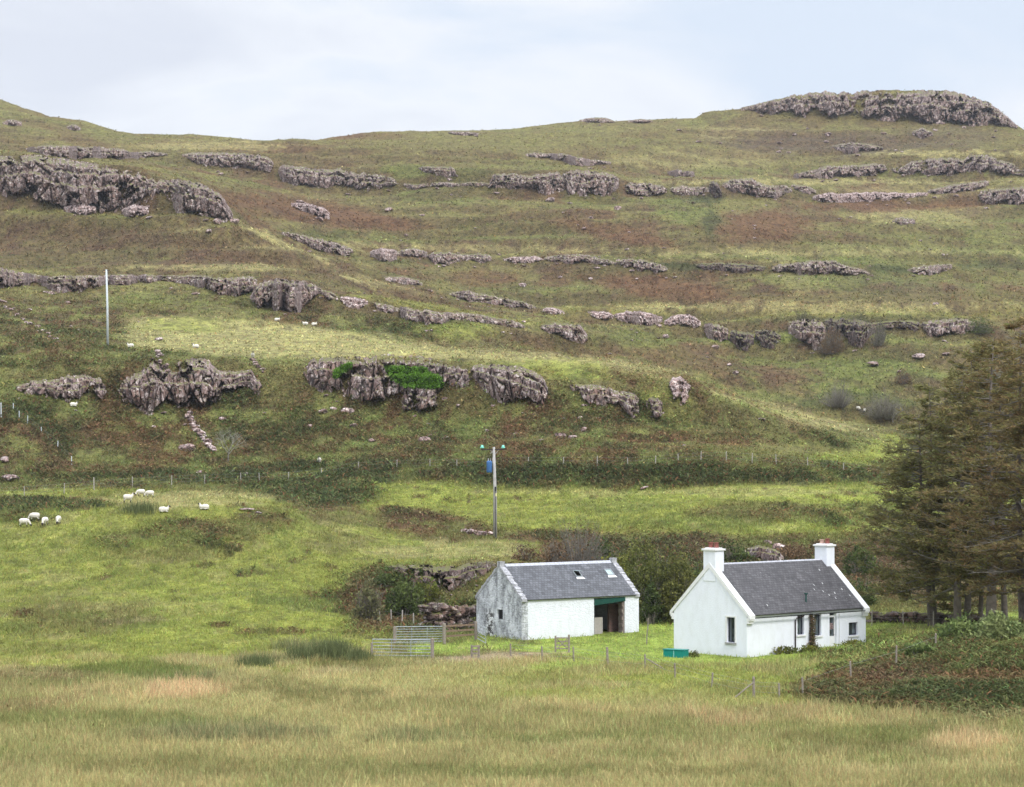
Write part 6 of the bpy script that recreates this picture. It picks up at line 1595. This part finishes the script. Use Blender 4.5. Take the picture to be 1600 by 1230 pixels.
# bare tree on the bracken face
def bare_tree(px, py, Ht, label, seed):
    p = hit(px, py); t = empty('bare_tree', p, 0, label, 'tree'); r = random.Random(seed)
    tk = MB(); tk.tube([(0, 0, -.3), (-.05, 0, Ht * .15), (.04, 0, Ht * .32)], [.13, .10, .085], 7); tk.build('trunk', M['twig'], t)
    m = MB()
    def grow(a, d, ln, rad, lv):
        b = a + d * ln; m.tube([a, a.lerp(b, .5) + Vector((r.gauss(0, .04), r.gauss(0, .04), 0)) * ln, b], [rad, rad * .8, rad * .55], 4, False)
        if lv == 0: return
        for _ in range(3 if lv > 1 else 4):
            nd = (d + Vector((r.gauss(0, .55), r.gauss(0, .55), r.gauss(.05, .3)))).normalized(); grow(b if r.random() < .6 else a.lerp(b, .7), nd, ln * r.uniform(.55, .8), rad * .55, lv - 1)
    for k in range(6):
        az = k * 1.05 + r.random(); grow(Vector((.04, 0, Ht * r.uniform(.2, .32))), Vector((math.cos(az) * .8, math.sin(az) * .8, 1)).normalized(), Ht * .28, .055, 4)
    m.build('crown', simple('lichen_grey_twigs', (.26, .25, .20), .95, .2), t)
    return t
bare_tree(357, 722, 4.6, 'small bare grey tree on the bracken slope', 4)
bare_tree(1395, 660, 4.5, 'bare pale tree beside the larch tops', 6)

# ------------------------------------------------------------------ sheep
def sheep_mesh(pose, seed):
    """one continuous body: spine loft for trunk, neck and head, plus four legs, fused"""
    m = MB()
    if pose == 'graze':
        sp = [((-.52, 0, .60), .07), ((-.50, 0, .60), .20), ((-.36, 0, .62), .275), ((-.05, 0, .60), .30), ((.25, 0, .62), .27), ((.42, 0, .60), .20), ((.56, 0, .46), .125), ((.66, 0, .30), .09), ((.72, 0, .20), .088), ((.79, 0, .10), .055), ((.81, 0, .07), .03)]
    elif pose == 'stand':
        sp = [((-.52, 0, .60), .07), ((-.50, 0, .60), .20), ((-.36, 0, .62), .275), ((-.05, 0, .60), .30), ((.25, 0, .62), .27), ((.40, 0, .68), .20), ((.50, 0, .84), .13), ((.56, 0, .97), .10), ((.63, 0, 1.0), .095), ((.76, 0, .95), .055), ((.79, 0, .94), .03)]
    else:
        sp = [((-.52, 0, .26), .07), ((-.50, 0, .26), .20), ((-.36, 0, .28), .29), ((-.05, 0, .28), .32), ((.25, 0, .28), .27), ((.38, 0, .36), .19), ((.46, 0, .50), .13), ((.50, 0, .60), .10), ((.57, 0, .63), .095), ((.70, 0, .58), .055), ((.73, 0, .57), .03)]
    pts = [Vector(s[0]) for s in sp]; n = 12; rings = []
    for i, (pp, rr) in enumerate(sp):
        tg = (pts[min(i + 1, len(pts) - 1)] - pts[max(i - 1, 0)]).normalized(); u = Vector((0, 1, 0)); w = tg.cross(u).normalized()
        rings.append([Vector(pp) + (u * math.cos(2 * math.pi * k / n) * .92 + w * math.sin(2 * math.pi * k / n)) * rr for k in range(n)])
    vs = [v for rg in rings for v in rg]
    m.add(vs, [(i * n + k, i * n + (k + 1) % n, (i + 1) * n + (k + 1) % n, (i + 1) * n + k) for i in range(len(sp) - 1) for k in range(n)] + [tuple(range(n))[::-1], tuple(range((len(sp) - 1) * n, len(sp) * n))])
    if pose != 'lie':
        for x, y in ((.28, .13), (.28, -.13)): m.tube([(x, y, .52), (x + .01, y, .28), (x, y, .26), (x, y, .03), (x + .03, y, .0)], [.085, .042, .043, .032, .036], 8)
        for x, y in ((-.38, .14), (-.38, -.14)): m.tube([(x + .04, y, .58), (x + .06, y, .42), (x - .05, y, .27), (x - .02, y, .04), (x + .01, y, 0)], [.13, .085, .043, .033, .036], 8)
    else:
        for x, y in ((.25, .2), (.25, -.2), (-.3, .24), (-.3, -.24)): m.tube([(x - .08, y * .8, .14), (x + .05, y, .06), (x + .2, y, .04)], [.08, .05, .035], 8)
    hd = pts[-3]
    for s in (-1, 1):
        m.tube([hd + Vector((-.03, s * .06, .05)), hd + Vector((-.06, s * .17, .06))], [.035, .015], 6)            # ears
        m.tube([hd + Vector((-.03, s * .05, .07)), hd + Vector((-.11, s * .10, .11)), hd + Vector((-.09, s * .15, .03)), hd + Vector((-.02, s * .15, .01))], [.028, .025, .018, .008], 6)   # horns
    me = m.mesh('sheep')
    tmp = bpy.data.objects.new('tmp', me); C.objects.link(tmp)
    rm = tmp.modifiers.new('r', 'REMESH'); rm.mode = 'VOXEL'; rm.voxel_size = .02; rm.use_smooth_shade = True
    dg = bpy.context.evaluated_depsgraph_get(); me2 = bpy.data.meshes.new_from_object(tmp.evaluated_get(dg)); bpy.data.objects.remove(tmp)
    me2.name = 'sheep'; me2.materials.clear(); me2.materials.append(M['wool']); me2.materials.append(M['face'])
    hx = pts[-4]; rr = random.Random(seed)
    neckdir = (pts[-2] - pts[-5]).normalized()
    co = np.zeros(len(me2.vertices) * 3); me2.vertices.foreach_get('co', co); co = co.reshape(-1, 3)
    dist_ = (co - np.array(hx)) @ np.array(neckdir)
    face = (dist_ > .015) & (co[:, 0] > (.42)) ; leg = (co[:, 2] < (.24 if pose != 'lie' else .07)) & (co[:, 0] < .5)
    dark_v = face | leg
    fl = fbm(co[:, 0] * 14 + seed, co[:, 2] * 14 + co[:, 1] * 9, 3, seed) * .022 * (~dark_v)
    nrm = np.zeros(len(me2.vertices) * 3); me2.vertices.foreach_get('normal', nrm); co += nrm.reshape(-1, 3) * fl[:, None]
    me2.vertices.foreach_set('co', co.ravel())
    for p in me2.polygons: p.material_index = 1 if all(dark_v[v] for v in p.vertices) else 0
    me2.update(); return me2
M['wool'] = simple('cream_wool', (.62, .585, .51), .95, .12, 7)
M['face'] = simple('black_face_wool', (.035, .03, .03), .9, .2)
SM = {k: sheep_mesh(k, i + 1) for i, k in enumerate(('graze', 'stand', 'lie'))}
SHEEP = [(38, 824, 'graze', -8, 20, 'grazing sheep nearest the left edge, side on with dark head to the right'), (54, 815, 'graze', 175, 15, 'grazing sheep behind the one nearest the left edge'),
         (70, 822, 'graze', -100, 18, 'grazing sheep facing the camera, left of the two narrow ones'), (91, 820, 'graze', -88, 18, 'grazing sheep facing the camera, right of the two narrow ones'),
         (200, 786, 'stand', 20, 20, 'standing sheep with raised head on top of the hummock'), (220, 776, 'graze', 200, 17, 'sheep beside the raised head one on the hummock'),
         (234, 778, 'graze', 180, 17, 'rightmost of the three sheep on top of the hummock'), (256, 801, 'lie', 15, 18, 'resting sheep facing right below the hummock top'),
         (319, 797, 'lie', 170, 18, 'resting sheep on the right part of the hummock'), (204, 543, 'lie', 180, 15, 'sheep lying near the foot of the lone pale pole'),
         (306, 544, 'lie', 160, 12, 'sheep lying on the pale ridge above the cleft outcrop'), (395, 561, 'stand', -80, 14, 'sheep facing the camera on the nose of the pale ridge'),
         (115, 636, 'lie', 8, 18, 'sheep lying in bracken below the far left outcrop'), (499, 725, 'stand', -95, 14, 'lone sheep in the bracken below the ivy crag'),
         (433, 502, 'lie', 5, 12, 'leftmost of the three sheep on the far edge of the sunlit ridge'), (477, 508, 'lie', 175, 12, 'middle of the three sheep on the far edge of the sunlit ridge'),
         (491, 509, 'lie', 10, 10, 'rightmost of the three sheep on the far edge of the sunlit ridge'), (1341, 642, 'graze', -60, 9, 'left white sheep in the hidden valley by the larches'), (1351, 645, 'graze', -100, 9, 'right white sheep in the hidden valley by the larches')]
for i, (x, y, ps, rot, w, lb) in enumerate(SHEEP):
    p = hit(x, y); o = bpy.data.objects.new('sheep', SM[ps]); C.objects.link(o)
    s = .86 if y > 700 else .95
    o.location = p + Vector((0, 0, .04)); o.rotation_euler = (0, 0, math.radians(rot)); o.scale = (s, s * 1.05, s)
    tag(o, lb, 'sheep', 'sheep on the hill')

# ------------------------------------------------------------------ air over the moor
m = MB(); m.box(-1900, -60, -25, 1900, 3300, 330)
hz_ = bpy.data.materials.new('damp_air'); hz_.use_nodes = True; ht = hz_.node_tree; ht.nodes.clear()
ho = N(ht, 'ShaderNodeOutputMaterial'); hv = N(ht, 'ShaderNodeVolumePrincipled')
hv.inputs['Color'].default_value = (0.86, 0.90, 1.0, 1); hv.inputs['Density'].default_value = 0.00006; hv.inputs['Anisotropy'].default_value = 0.2
L(ht, hv.outputs[0], ho.inputs['Volume'])
hz = m.build('haze', hz_, None); tag(hz, 'thin damp air over the moor', 'haze', kind='stuff')
